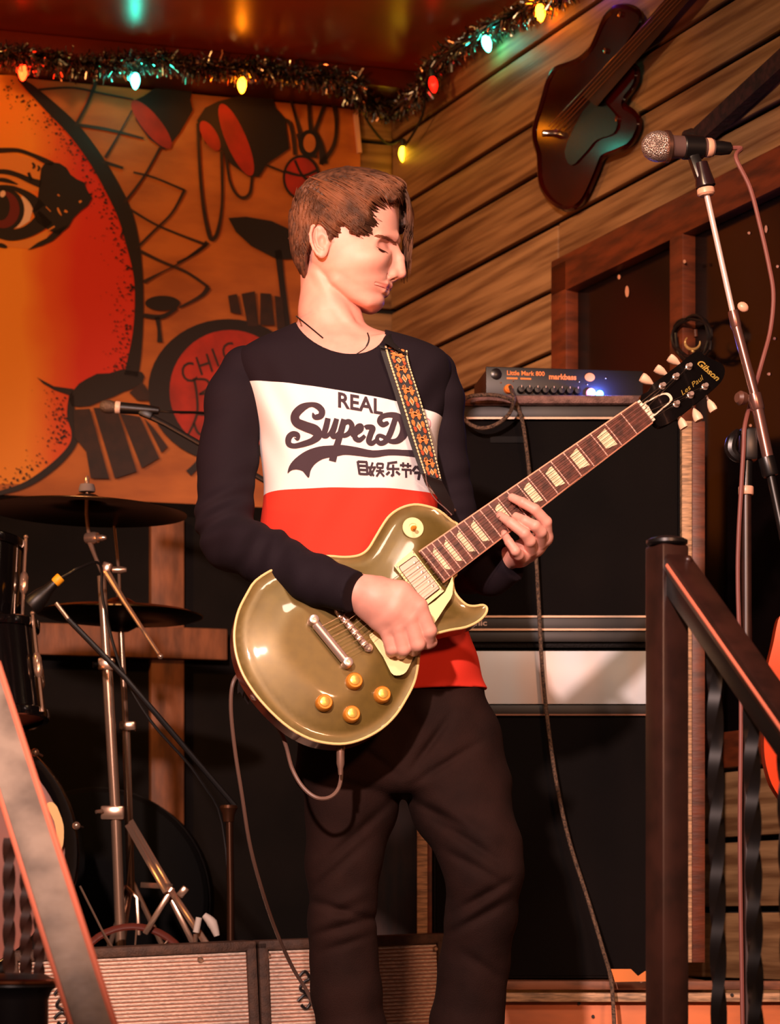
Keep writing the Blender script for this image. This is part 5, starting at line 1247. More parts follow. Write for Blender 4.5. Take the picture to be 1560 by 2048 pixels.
        for (x0, z0), (x1, z1) in (((646, 462), (645, 478)), ((645, 478), (650, 493)), ((650, 493), (658, 500))):
            ear = smin(ear, cone(X, Y, Z, (x0, sg * 87, z0), (x1, sg * 87, z1), 2.8, 2.8), 2.5)
        ear = smax(ear, -elli(X, Y, Z, (657, sg * 92, 484), (8, 8, 12)), 3)
        ear = smax(ear, -elli(X, Y, Z, (653, sg * 92, 461), (7, 5, 5)), 2)
        ear = smin(ear, elli(X, Y, Z, (668, sg * 84, 486), (5, 4, 6.5)), 4)
        f = smin(f, ear, 3)
    return f, lo
HYAW = math.radians(7)
def head_xf(V):
    V = np.array(V, dtype=float); t = np.clip((690 - V[:, 2]) / 110.0, 0, 1) * HYAW; x = V[:, 0] - 680; y = V[:, 1]
    o = V.copy(); o[:, 2] = V[:, 2] + .265 * (np.sqrt(y * y + 100) - 10) * np.clip((690 - V[:, 2]) / 90.0, 0, 1)   # the sides of the head sit lower than its midline
    o[:, 0] = 680 + x * np.cos(t) - y * np.sin(t); o[:, 1] = y * np.cos(t) + x * np.sin(t)
    return to_world(o)
hh_ = 1.5
f, lo = head_field(hh_)
f = np.maximum(f, 762 - 6 - 0 * f) if False else f
HV, HQ = surface_nets(f, lo, hh_)
flush = np.zeros(len(HV))
lip = ((HV[:, 0] - 772) / 18) ** 2 + ((HV[:, 2] - (579 - (783 - HV[:, 0]) * .25)) / 8.0) ** 2 + (HV[:, 1] / 38) ** 2
flush = np.maximum(flush, np.clip(1.4 - lip, 0, 1) * .7)
ey = ((HV[:, 0] - 768) / 14) ** 2 + ((HV[:, 2] - 498) / 10) ** 2; flush = np.maximum(flush, np.clip(1 - ey, 0, 1) * .28 * (HV[:, 0] > 745))
er = ((HV[:, 0] - 650) / 20) ** 2 + ((HV[:, 2] - 470) / 26) ** 2; flush = np.maximum(flush, np.clip(1 - er, 0, 1) * .25 * (np.abs(HV[:, 1]) > 74))
ns = ((HV[:, 0] - 803) / 12) ** 2 + ((HV[:, 2] - 552) / 14) ** 2; flush = np.maximum(flush, np.clip(1 - ns, 0, 1) * .12)
HW = head_xf(HV)
parts_v = [HW]; parts_q = [HQ]; parts_f = [flush]
head_bvh = BVHTree.FromPolygons([Vector(v) for v in HW], [tuple(q) for q in HQ])

# ---------------- hands
def hand_mesh(chains, blobs, pad, h, k):
    pts = [B3(*p[:3]) for c in chains for p in c] + [B3(*b[:3]) for b in blobs]
    a = np.array(pts); lo = tuple(a.min(0) - pad); hi = tuple(a.max(0) + pad); X, Y, Z = grid(lo, hi, h); f = np.full(X.shape, 1e3, dtype=np.float32)
    for c, kk in chains_k(chains, k):
        g = np.full(X.shape, 1e3, dtype=np.float32)
        for p, q in zip(c[:-1], c[1:]): g = smin(g, cone(X, Y, Z, B3(*p[:3]), B3(*q[:3]), p[3], q[3]), 2.5)
        f = smin(f, g, kk)
    V, Q = surface_nets(f, lo, h); return to_world(V), Q
def chains_k(ch, k): return [(c, k[i] if isinstance(k, list) else k) for i, c in enumerate(ch)]
# distance of the fretboard face near the fretting hand
db = PF.hit(1040, 1040).y
mmf = lambda mm: db + mm / 1000.0
fret = [[(1000, 1124, mmf(78), 22), (1040, 1106, mmf(46), 24), (1066, 1092, mmf(20), 24)],
        [(1042, 1110, mmf(46), 22), (1088, 1076, mmf(12), 18)],
        [(1036, 1112, mmf(46), 20), (1045, 1110, mmf(12), 17)],
        [(1092, 1072, mmf(10), 13), (1092, 1044, mmf(-8), 11.5), (1070, 1019, mmf(-19), 10.5), (1045, 1005, mmf(-17), 9.6), (1024, 995, mmf(-8), 8.2)],
        [(1080, 1086, mmf(8), 13), (1082, 1064, mmf(-18), 11.5), (1070, 1052, mmf(-28), 10.8), (1050, 1042, mmf(-23), 10), (1032, 1033, mmf(-8), 8.4)],
        [(1062, 1100, mmf(8), 13), (1060, 1082, mmf(-18), 11.5), (1049, 1067, mmf(-28), 10.6), (1022, 1046, mmf(-22), 9.8), (1000, 1031, mmf(-8), 8.2)],
        [(1044, 1114, mmf(8), 12.5), (1037, 1110, mmf(-10), 10.5), (1031, 1102, mmf(-22), 9.4), (1018, 1084, mmf(-19), 8.6), (1008, 1067, mmf(-8), 7.4)],
        [(1060, 1108, mmf(44), 15), (1052, 1076, mmf(50), 12), (1040, 1046, mmf(42), 10)]]
V1, Q1 = hand_mesh(fret, [], 34, 1.5, [6, 8, 8, 5, 3, 3, 3, 5])
gd = PG.hit(780, 1240).y
pz = lambda mm: gd - mm / 1000.0
pickh = [[(690, 1172, pz(46), 34), (718, 1184, pz(48), 33), (752, 1200, pz(52), 36)],
         [(745, 1186, pz(52), 32), (800, 1190, pz(58), 27), (836, 1214, pz(58), 19)],
         [(748, 1198, pz(52), 32), (790, 1216, pz(60), 27), (818, 1236, pz(58), 19)],
         [(744, 1206, pz(50), 30), (776, 1230, pz(56), 25), (797, 1252, pz(54), 18)],
         [(736, 1210, pz(46), 26), (758, 1240, pz(48), 21), (774, 1260, pz(48), 16)],
         [(836, 1214, pz(58), 18), (858, 1262, pz(50), 15), (856, 1286, pz(34), 12), (838, 1290, pz(26), 10)],
         [(818, 1236, pz(58), 18), (835, 1288, pz(50), 15), (828, 1300, pz(32), 12), (812, 1290, pz(26), 10)],
         [(797, 1252, pz(54), 17), (807, 1298, pz(46), 14), (802, 1306, pz(30), 11.5), (792, 1292, pz(26), 10)],
         [(774, 1260, pz(48), 15), (784, 1298, pz(42), 12.5), (782, 1304, pz(28), 10.5), (776, 1290, pz(25), 9)],
         [(760, 1178, pz(46), 24), (810, 1200, pz(36), 18), (845, 1250, pz(30), 14), (864, 1284, pz(30), 10.5)]]
V2, Q2 = hand_mesh(pickh, [], 44, 1.7, [6, 14, 14, 12, 12, 3.5, 3, 3, 3, 5])
# upper arms and torso core under the clothes, so that the body is one figure
def limb(pts, seg=14):
    mb = MB(); mb.tube([Vector(to_world([B3(*p[:3])])[0]) for p in pts], [p[3] * MP for p in pts], seg, smooth=3); return np.array([tuple(v) for v in mb.v]), mb.f
off = 0; VV = []; FF = []; FL = []
def addp(V, Fc, fl=None):
    global off
    VV.append(np.asarray(V)); FF.extend([tuple(int(i) + off for i in f_) for f_ in Fc]); FL.append(fl if fl is not None else np.zeros(len(V))); off += len(V)
addp(HW, HQ, flush); addp(V1, Q1); addp(V2, Q2)
for L in ([(500, 745, 4.27, 36), (452, 900, 4.25, 34), (446, 1068, 4.21, 30), (560, 1130, 4.08, 28), (700, 1180, 4.0, 24)],
          [(870, 755, 4.28, 36), (905, 950, 4.30, 34), (930, 1130, 4.30, 30), (975, 1132, mmf(90), 26), (1005, 1122, mmf(76), 22)],
          [(690, 760, 4.28, 90), (700, 1000, 4.28, 95), (780, 1380, 4.28, 90)],
          [(720, 1400, 4.28, 60), (690, 1700, 4.26, 50), (690, 2000, 4.28, 40), (694, 2290, 4.30, 34)],
          [(890, 1400, 4.28, 60), (960, 1730, 4.20, 50), (945, 2000, 4.26, 40), (935, 2290, 4.28, 34)]):
    v, f_ = limb(L); addp(v, f_)
body = make('body', np.concatenate(VV), FF, m_skin, person, True)
at = body.data.attributes.new('flush', 'FLOAT', 'POINT'); at.data.foreach_set('value', np.concatenate(FL).astype(np.float32))

# ---------------- shirt
m_navy = mat('navy_black_jersey', (27, 18, 25), .85, spec=.2, bump=.15, bscale=900)
m_shirt = mat('colour_block_jersey', (246, 236, 232), .85, spec=.2, bump=.12, bscale=900)
def block_colours(m):
    nt = m.node_tree; b = nt.nodes['Principled BSDF']; tc = nt.nodes.new('ShaderNodeTexCoord'); sx = nt.nodes.new('ShaderNodeSeparateXYZ'); nt.links.new(tc.outputs['Object'], sx.inputs[0])
    o = ORG[person]
    def mth(op, a, b_):
        n = nt.nodes.new('ShaderNodeMath'); n.operation = op
        for i, v in enumerate((a, b_)):
            if isinstance(v, (int, float)): n.inputs[i].default_value = v
            else: nt.links.new(v, n.inputs[i])
        return n.outputs[0]
    # upper seam: (525,760) .. (885,830) ; lower seam: 979
    z_at = lambda py: ZC + (HY - py) * 4.17 / F - o.z
    x_at = lambda px: (px - CX) * 4.17 / F - o.x
    sl = (z_at(816) - z_at(753)) / (x_at(885) - x_at(525))
    up_ = mth('ADD', mth('MULTIPLY', sx.outputs[0], sl), z_at(753) - sl * x_at(525))
    isnavy = mth('GREATER_THAN', sx.outputs[2], up_); isred = mth('LESS_THAN', sx.outputs[2], z_at(975))
    m1 = nt.nodes.new('ShaderNodeMix'); m1.data_type = 'RGBA'; nt.links.new(isnavy, m1.inputs[0]); m1.inputs[6].default_value = lin((246, 238, 236)); m1.inputs[7].default_value = lin((27, 18, 25))
    m2 = nt.nodes.new('ShaderNodeMix'); m2.data_type = 'RGBA'; nt.links.new(isred, m2.inputs[0]); nt.links.new(m1.outputs[2], m2.inputs[6]); m2.inputs[7].default_value = lin((236, 62, 44)); nt.links.new(m2.outputs[2], b.inputs['Base Color'])
block_colours(m_shirt)
h = 3.2; lo = (470, -140, 622); X, Y, Z = grid(lo, (1010, 150, 1412), h)
f = torso_f(X, Y, Z)
# soft folds across the belly and chest
f = f + 2.6 * np.sin((X - 700) * .06 + (Z - 900) * .014 + 1.2 * np.sin(Z * .018)) * np.clip((Z - 820) / 200, 0, 1) + 2.0 * np.sin((X - 540) * .11 - (Z - 800) * .05) * np.exp(-((X - 545) ** 2 + (Z - 850) ** 2) / 90. ** 2) + 2.0 * np.sin((X - 850) * .10 + (Z - 800) * .06) * np.exp(-((X - 850) ** 2 + (Z - 840) ** 2) / 90. ** 2) + 1.8 * np.sin((Z - 1000) * .05 + (X - 700) * .03) * np.clip((Z - 1150) / 150, 0, 1)
f = smax(f, -np.where(Y > -30, collar_cut(X, Z), 60), 2.0)
f = np.maximum(f, (Z + (X - 800) * .06) - 1389)
TV, TQ = surface_nets(f, lo, h); TW = to_world(TV)
shirt = make('shirt', TW, TQ, m_shirt, person, True); shirt['label'] = 'navy, white and red colour-block shirt front'
shirt_bvh = BVHTree.FromPolygons([Vector(v) for v in TW], [tuple(q) for q in TQ])
def sleeve(ch, folds, lo, hi, h, nm):
    X, Y, Z = grid(lo, hi, h); f = np.full(X.shape, 1e3, dtype=np.float32)
    P = [B3(*p[:3]) + (p[3],) for p in ch]
    for p, q in zip(P[:-1], P[1:]): f = smin(f, cone(X, Y, Z, p[:3], q[:3], p[3], q[3]), 16)
    for (c, r, d, amp, wl_) in folds:
        c = B3(*c); t = (X - c[0]) * d[0] + (Y - c[1]) * d[1] + (Z - c[2]) * d[2]; w = np.exp(-((X - c[0]) ** 2 + (Z - c[2]) ** 2) / r ** 2)
        f = f + amp * w * np.sin(t * 2 * math.pi / wl_ + 1.1 * np.sin((X + Z) * .03))
    f = f + .9 * np.sin(X * .045 + Z * .021) * np.sin(Z * .037 - Y * .03)
    e, e0 = P[-1], P[-2]; n = np.array(e[:3]) - np.array(e0[:3]); n = n / np.linalg.norm(n)
    f = np.maximum(f, (X - e[0]) * n[0] + (Y - e[1]) * n[1] + (Z - e[2]) * n[2])
    V, Q = surface_nets(f, lo, h); return make(nm, to_world(V), Q, m_navy, person, True)
sR = sleeve([(492, 742, 4.275, 50), (470, 800, 4.265, 58), (455, 920, 4.25, 58), (449, 1040, 4.22, 55), (462, 1082, 4.19, 56), (540, 1118, 4.10, 54), (630, 1160, 4.03, 46), (708, 1184, 3.995, 40)],
            [((450, 1050, 4.22), 70, (.35, 0, .94), 5.0, 46), ((560, 1130, 4.1), 90, (.9, 0, .2), 3.2, 44), ((455, 880, 4.25), 90, (.3, 0, .9), 2.0, 70)], (370, -80, 660), (760, 420, 1290), 3.4, 'sleeve')
sL = sleeve([(868, 748, 4.29, 46), (874, 800, 4.285, 52), (885, 930, 4.30, 50), (915, 1080, 4.30, 50), (938, 1132, 4.29, 52), (980, 1142, mmf(100), 46), (1026, 1124, mmf(72), 38)],
            [((910, 1080, 4.3), 70, (.2, 0, .95), 4.0, 40), ((880, 900, 4.3), 90, (.3, 0, .9), 2.0, 60)], (790, -110, 690), (1080, 130, 1230), 3.4, 'sleeve')
# the printed lettering on the chest
m_print = mat('washed_navy_print', (62, 46, 54), .85)
O_EYE = Vector((0, 0, ZC))
def on_shirt(px, py, off=.0016, bvh=shirt_bvh):
    d = Vector(((px - CX) / F, 1.0, (HY - py) / F)).normalized(); hit = bvh.ray_cast(O_EYE, d)
    if hit[0] is None: return W(px, py, 4.165)
    return hit[0] - d * off
def S_(p): return cr(560, 760, 4.588, p)
pr = MB()
def stroke(pts, sm=6): pr.ribbon(S_(pts), on_shirt, sm)
def area(pts, sm=3):
    q = cat2(S_(pts), sm, True) if sm else S_(pts); a = np.array(q); inn = [(x, y) for x in np.arange(a[:, 0].min(), a[:, 0].max(), 6) for y in np.arange(a[:, 1].min(), a[:, 1].max(), 6) if inside(x, y, a)]
    pr.poly(q, on_shirt, inner=inn)
# script: S u p e r D, swash
stroke([(300, 300, 10), (318, 338, 46), (370, 330, 56), (385, 285, 58), (345, 240, 56), (280, 225, 44), (200, 255, 72), (140, 320, 78), (150, 385, 84), (230, 425, 92), (320, 460, 96), (345, 510, 82), (300, 555, 60), (220, 585, 54), (130, 605, 46), (80, 585, 52), (80, 530, 56), (115, 495, 52), (160, 505, 48), (160, 545, 26), (130, 530, 6)])
stroke([(440, 350, 50), (425, 420, 54), (405, 490, 52), (400, 510, 46), (430, 515, 34), (470, 470, 34), (500, 410, 44), (520, 355, 46)])
stroke([(520, 355, 44), (500, 430, 50), (480, 500, 48), (500, 520, 40), (540, 480, 26)])
stroke([(590, 360, 56), (565, 450, 58), (535, 560, 58), (505, 650, 62), (480, 745, 66)])
stroke([(580, 400, 44), (630, 380, 46), (660, 420, 50), (640, 480, 48), (590, 510, 40), (560, 500, 30)])
stroke([(650, 510, 24), (700, 490, 34), (745, 455, 40), (745, 420, 40), (715, 425, 44), (690, 480, 50), (690, 530, 50), (730, 550, 44), (780, 510, 32)])
stroke([(780, 440, 40), (800, 430, 44), (850, 440, 52), (830, 500, 52), (815, 560, 52), (845, 580, 44), (890, 545, 30)])
stroke([(975, 420, 8), (985, 395, 36), (945, 410, 46), (915, 380, 50), (930, 340, 46), (990, 320, 46), (1060, 325, 56), (1110, 360, 66), (1140, 430, 78), (1130, 500, 76), (1080, 555, 56), (1010, 560, 40), (950, 520, 36), (905, 510, 34), (890, 550, 40), (920, 580, 44), (970, 560, 50), (1010, 490, 54), (1040, 410, 52), (1060, 345, 50)])
area([(70, 855), (85, 790), (140, 720), (240, 650), (360, 610), (480, 600), (560, 595), (700, 615), (850, 645), (1000, 635), (1120, 640), (1260, 650), (1260, 705), (1150, 695), (1000, 690), (860, 710), (720, 695), (600, 685), (540, 695), (480, 705), (390, 725), (320, 770), (280, 830), (265, 895), (235, 870), (205, 835), (150, 820), (100, 830)], 3)
def shirt_text(s_, px, py, size, slope, narrow, **k):
    V, Fc = text2d(s_, size, **k); b = len(pr.v)
    for x, y in V: pr.v.append(on_shirt(px + x * narrow, py + x * narrow * slope - y))
    for f_ in Fc: pr._f([b + i for i in f_])
shirt_text('REAL', 674, 813, 42, .17, .96, bold=1.0)
# the row of characters under the swash, stroke by stroke
def ch(strokes, w=13): 
    for s_ in strokes: stroke([(x, y, w * 1.3) for x, y in s_], 0)
ch([[(712, 745), (730, 865)], [(712, 748), (800, 752)], [(795, 752), (802, 870)], [(722, 785), (798, 788)], [(728, 822), (800, 826)], [(730, 860), (806, 864)]], 16)
ch([[(850, 755), (815, 870)], [(806, 800), (880, 800)], [(820, 810), (860, 880)], [(872, 800), (830, 880)], [(890, 765), (945, 768)], [(890, 765), (892, 805)], [(945, 765), (942, 808)], [(890, 803), (944, 806)], [(880, 832), (955, 836)], [(920, 806), (915, 845)], [(915, 840), (885, 885)], [(918, 840), (955, 885)]], 14)
ch([[(985, 765), (1075, 752)], [(995, 770), (985, 815)], [(980, 815), (1095, 815)], [(1038, 775), (1038, 880)], [(1038, 880), (1018, 870)], [(1005, 840), (975, 870)], [(1065, 838), (1100, 868)]], 16)
ch([[(1100, 780), (1205, 788)], [(1130, 755), (1130, 800)], [(1175, 760), (1172, 805)], [(1115, 820), (1205, 825)], [(1200, 825), (1200, 865)], [(1155, 825), (1158, 895)]], 15)
ch([[(1250, 790), (1215, 835)], [(1250, 790), (1290, 830)], [(1230, 850), (1285, 850)], [(1280, 850), (1270, 915)]], 18)
pro = pr.build('shirt_print', m_print, person, False); pro['label'] = 'faded navy script lettering across the white chest panel'
ring = MB(); ring.ribbon(S_([(1350, 350, 8), (1375, 370, 8), (1380, 410, 8), (1370, 440, 8)]), on_shirt, 5); ring.build('print_mark', mat('pink_print', (220, 150, 160), .8), person, False)

# ---------------- trousers
m_jean = mat('black_brown_denim', (40, 23, 19), .85, spec=.12, bump=.3, bscale=500, var=.2, vscale=14)
h = 4.2; lo = (560, -170, 1360); X, Y, Z = grid(lo, (1090, 240, 2318), h)
w = Z[0, 0, :]; cx, rx, ry = srows([(1350, 800, 168, 100), (1390, 800, 172, 106), (1450, 800, 196, 118), (1520, 800, 208, 120), (1580, 808, 205, 112), (1640, 815, 120, 70)], np.minimum(w, 1640))
f = ((np.abs((X - cx) / rx) ** 2.3 + np.abs(Y / ry) ** 2.3) ** (1 / 2.3) - 1) * 100; f = smax(f, (Z - 1596) + .0035 * (X - 815) ** 2 * .0, 34)
def leg(pts):
    g = np.full(X.shape, 1e3, dtype=np.float32); P = [B3(*p[:3]) + (p[3],) for p in pts]
    for p, q in zip(P[:-1], P[1:]): g = smin(g, cone(X, Y, Z, p[:3], q[:3], p[3], q[3]), 14)
    return g
lr_ = leg([(716, 1500, 4.27, 100), (702, 1610, 4.26, 92), (687, 1720, 4.25, 74), (684, 1850, 4.26, 67), (692, 1980, 4.28, 70), (704, 2060, 4.29, 68), (702, 2330, 4.31, 62)])
ll_ = leg([(890, 1500, 4.27, 112), (920, 1600, 4.25, 100), (960, 1700, 4.20, 82), (970, 1745, 4.19, 74), (962, 1830, 4.21, 70), (948, 1930, 4.24, 68), (934, 2050, 4.26, 72), (928, 2330, 4.29, 62)])
lg = np.minimum(lr_, ll_); 
f = smin(f, lg, 16)
def crease(ax, az, bx_, bz, amp, rad):
    global f
    dx, dz = bx_ - ax, bz - az; L = math.hypot(dx, dz); t = ((X - ax) * dx + (Z - az) * dz) / (L * L); d = (X - ax) * (-dz / L) + (Z - az) * (dx / L)
    f = f + amp * np.exp(-(d / rad) ** 2) * np.clip(1.2 - np.abs(t - .5) * 2.0, 0, 1) * (Y > -20)
for c in ((820, 1550, 900, 1440, 10, 8), (825, 1575, 960, 1490, 8, 8), (818, 1600, 920, 1660, 9, 8), (845, 1630, 1010, 1740, 10, 9), (880, 1700, 1000, 1770, 8, 9), (640, 1740, 790, 1600, 9, 9), (620, 1790, 740, 1680, 7, 9), (615, 1800, 745, 1840, 9, 9), (630, 1870, 755, 1835, 9, 8), (640, 1905, 745, 1870, 6, 8), (900, 1830, 1020, 1760, 9, 9), (890, 1870, 1015, 1800, 8, 9), (920, 1900, 1000, 1960, 6, 10), (690, 1480, 800, 1560, 7, 9), (640, 1560, 760, 1590, 6, 10)): crease(*c)
for c in ((860, 1600, 980, 1690, -6, 12), (640, 1830, 740, 1780, -6, 12), (905, 1850, 1010, 1780, -5, 12), (630, 1850, 750, 1815, -6, 10)): crease(*c)
f = f + 1.5 * np.sin(Z * .05 + X * .03) * np.sin(X * .06 - Z * .02)
f = np.maximum(f, 1368 - Z); f = np.maximum(f, Z - 2312)
LV, LQ = surface_nets(f, lo, h); tro = make('trousers', to_world(LV), LQ, m_jean, person, True)
tro['label'] = 'black-brown jeans creased at the knees'
# shoes on the stage floor
for cx_, dd in ((702, 4.31), (928, 4.29)):
    c = W(cx_, 2330, dd); c.z = 0
    MB().lathe([(.001, -.09), (.035, -.08), (.044, -.02), (.045, .06), (.040, .13), (.022, .17), (.001, .18)], c + Vector((0, .02, .035)), (.1, -1, 0), 18, sx=.95).build('shoe', mat('black_shoe', (20, 17, 16), .5), person)

# ---------------- hair
m_hair = mat('brown_hair', (104, 64, 42), .65, var=.45, vscale=90, stretch=(1, 1, 1))
def scalp(px, py):
    """photo-like head coordinates (before the head's turn) -> half width of the skull there"""
    t = np.array(HEADROWS, float); xf = np.interp(py, t[:, 0], t[:, 1]); xb = np.interp(py, t[:, 0], t[:, 2]); Wd = np.interp(py, t[:, 0], t[:, 3]); xm = np.interp(py, t[:, 0], t[:, 4])
    r = (xf - xm) if px > xm else (xm - xb); k = min(abs(px - xm) / max(r, 1), 1.0)
    return Wd * (1 - k ** 2.15) ** (1 / 2.15)
# hair cap: skull shape grown outwards, cut by the hairline
h = 2.6; lo = (560, -118, 322); X, Y, Z = grid(lo, (850, 118, 600), h); wz = Z[0, 0, :]
HR = [(334, 700, 690, 6, 696), (340, 740, 658, 38, 700), (350, 772, 630, 58, 696), (368, 804, 606, 76, 692), (395, 822, 590, 89, 686), (430, 828, 580, 97, 682), (465, 826, 578, 98, 680), (500, 816, 582, 94, 680), (530, 804, 593, 86, 672), (552, 770, 604, 72, 660), (572, 720, 612, 55, 650)]
xf, xb, Wd, xm = srows(HR, np.clip(wz, 334, 572))
rx = np.where(X > xm, np.maximum(xf - xm, 1), np.maximum(xm - xb, 1))
k = ((np.abs(X - xm) / rx) ** 2.15 + (np.abs(Y) / Wd) ** 2.15) ** (1 / 2.15); f = (k - 1) * 55
f = np.where((Z < 333) | (Z > 570), np.maximum(f, 5), f)
# hairline on the near side, seen in profile: remove the face, ear and neck
line = cat2([(840, 300), (806, 392), (800, 405), (790, 412), (772, 402), (756, 404), (752, 418), (748, 440), (738, 462), (727, 474), (716, 468), (704, 452), (690, 452), (682, 470), (676, 482), (670, 478), (664, 458), (652, 446), (640, 450), (632, 466), (630, 486), (624, 508), (620, 530), (616, 552), (610, 562), (604, 552), (604, 620), (900, 620), (900, 300)], 3, False)
la = np.array(line)
gx = np.arange(lo[0], 850 + h, h); gz = np.arange(lo[2], 600 + h, h); cut = np.zeros((len(gx), len(gz)), np.float32)
a = la; b = np.roll(la, -1, 0); d = b - a; dd2 = (d ** 2).sum(1) + 1e-9
PX, PZ = np.meshgrid(gx, gz, indexing='ij'); best = np.full(PX.shape, 1e9); ins = np.zeros(PX.shape, int)
for i in range(len(a)):
    t = np.clip(((PX - a[i, 0]) * d[i, 0] + (PZ - a[i, 1]) * d[i, 1]) / dd2[i], 0, 1); best = np.minimum(best, np.hypot(a[i, 0] + d[i, 0] * t - PX, a[i, 1] + d[i, 1] * t - PZ))
    c_ = (a[i, 1] > PZ) != (b[i, 1] > PZ); xs = a[i, 0] + (PZ - a[i, 1]) / (d[i, 1] if abs(d[i, 1]) > 1e-9 else 1e-9) * d[i, 0]; ins += ((PX < xs) & c_)
sgn = np.where(ins % 2 == 1, -best, best).astype(np.float32)       # negative inside the face region
f = smax(f, np.where(Y > -30, -sgn[:X.shape[0], None, :X.shape[2]], -sgn[:X.shape[0], None, :X.shape[2]] - 30), 3)
# strand relief that follows the combing direction
ang = np.arctan2(Z - 360, X - 650)
f = f + 1.3 * np.sin((Y * .35 + 6 * np.sin(X * .05) + Z * .22 + X * .10)) + .9 * np.sin(X * .5 + Z * .16 + Y * .2)
CV, CQ = surface_nets(f, lo, h)
HBV = [CV]; cap_w = head_xf(CV)
hair = make('hair', cap_w, CQ, m_hair, person, True); hair['label'] = 'tousled brown hair swept forward over the brow'
cap_bvh = BVHTree.FromPolygons([Vector(v) for v in cap_w], [tuple(q) for q in CQ])
hv = MB()
def near(px, py, bv):
    d = Vector(((px - CX) / F, 1.0, (HY - py) / F)).normalized(); return bv.ray_cast(O_EYE, d), d
def lock(p2, r0, lift=2.0, jit=3):
    """one flat tapered lock laid over the cap along a photo-space path"""
    P = cat2(p2, 4); pts = []; lastd = None
    for i, (x, y) in enumerate(P):
        (hit, nrm, _, _), d = near(x, y, cap_bvh)
        if hit is None: (hit, nrm, _, _), d = near(x, y, head_bvh)
        if hit is None: dist = lastd if lastd else 4.22
        else: dist = hit.y
        if lastd: dist = lastd + max(-.008, min(.008, dist - lastd))
        lastd = dist; pts.append(W(x, y, dist - lift * MP))
    n = len(pts); rs = [max(r0 * MP * (.35 + .65 * min(1, 3 * i / (n - 1))) * (1 - max(0, (i / (n - 1) - .35) / .65) ** 1.4 * .96), .0001) for i in range(n)]
    hv.tube(pts, rs, 6, flat=.45)
rnd = random.Random(3)
flows = []
for i in range(150):      # crown sweeping forward over the temple
    s_ = rnd.random(); y0 = 352 + s_ * 70; x0 = 640 + rnd.uniform(-25, 70) - s_ * 20
    flows.append([(x0, y0), (x0 + 30, y0 + 14 + s_ * 20), (x0 + 62, y0 + 34 + s_ * 24), (x0 + 84 + rnd.uniform(-8, 8), y0 + 58 + s_ * 22)])
for i in range(120):      # back of the head falling down
    x0 = rnd.uniform(592, 640); y0 = rnd.uniform(375, 470); L = rnd.uniform(45, 80)
    flows.append([(x0, y0), (x0 - 4 + rnd.uniform(-3, 3), y0 + L * .4), (x0 - 2 + rnd.uniform(-4, 4), y0 + L * .75), (x0 + 3 + rnd.uniform(-4, 6), y0 + L)])
for i in range(80):       # above the ear
    x0 = rnd.uniform(625, 690); y0 = rnd.uniform(395, 430); flows.append([(x0, y0), (x0 + 8, y0 + 14), (x0 + 12, y0 + 26 + rnd.uniform(0, 8))])
for i in range(60):       # temple lobe
    x0 = rnd.uniform(690, 735); y0 = rnd.uniform(395, 435); flows.append([(x0, y0), (x0 + 12, y0 + 12), (x0 + 14 + rnd.uniform(-6, 6), y0 + 28), (x0 + 6 + rnd.uniform(-6, 6), min(y0 + 42, 474))])
for i in range(60):       # fringe over the top of the forehead
    x0 = rnd.uniform(690, 760); y0 = rnd.uniform(345, 372); flows.append([(x0, y0), (x0 + 28, y0 + 6), (x0 + 52, y0 + 22), (min(x0 + 66, 806), y0 + 44)])
for fl_ in flows:
    ok = True
    x, y = fl_[-1]
    fl_ = [(x + rnd.uniform(-2, 2), y + rnd.uniform(-2, 2)) for x, y in fl_]
    lock(fl_, rnd.uniform(2.4, 5.4), rnd.uniform(-.6, 1.6))
# fringe falling on the far side of the face: locks with their own depth
def lock3(pts, r0):
    P = catmull([Vector(head_xf([p])[0]) for p in pts], 5); n = len(P); rs = [r0 * MP * (1 - .85 * (i / (n - 1)) ** 1.5) for i in range(n)]; hv.tube(P, rs, 5, flat=.6)
for i in range(220):
    t = rnd.random(); y0 = 6 - 62 * t; x1 = 824 - 26 * abs(t - .25) + rnd.uniform(-5, 4); e = rnd.uniform(470, 545) - (0 if t > .3 else 60)
    x0 = 770 + rnd.uniform(-20, 20)
    lock3([(x0, y0 + 10, 362 + rnd.uniform(-8, 8)), (800 + rnd.uniform(-4, 6), y0 + 4, 378 + rnd.uniform(-6, 6)), (818 + rnd.uniform(-3, 4), y0, 412 + rnd.uniform(-5, 5)), (x1, y0 - 4, 455), (x1 - 3 + rnd.uniform(-5, 3), y0 - 6, e)], rnd.uniform(2.5, 5))
for i in range(9):        # stray strands across the forehead
    lock3([(785 + i, 30 - i * 2, 388), (792 + i, 34 - i * 2, 410), (795 + i * .7, 36 - i * 2, 430 + i * 3)], 1.0)
for i in range(10):       # sideburn
    x0 = 678 + rnd.uniform(-5, 5); lock3([(x0 - 2, 86, 458), (x0, 84, 470), (x0 - 1, 82, 484 + rnd.uniform(-4, 6))], 1.6)
ho_ = hv.build('hair_locks', mat('brown_hair_locks', (122, 76, 50), .62, var=.45, vscale=26, spec=.3), person, True, None); ho_['kind'] = 'stuff'
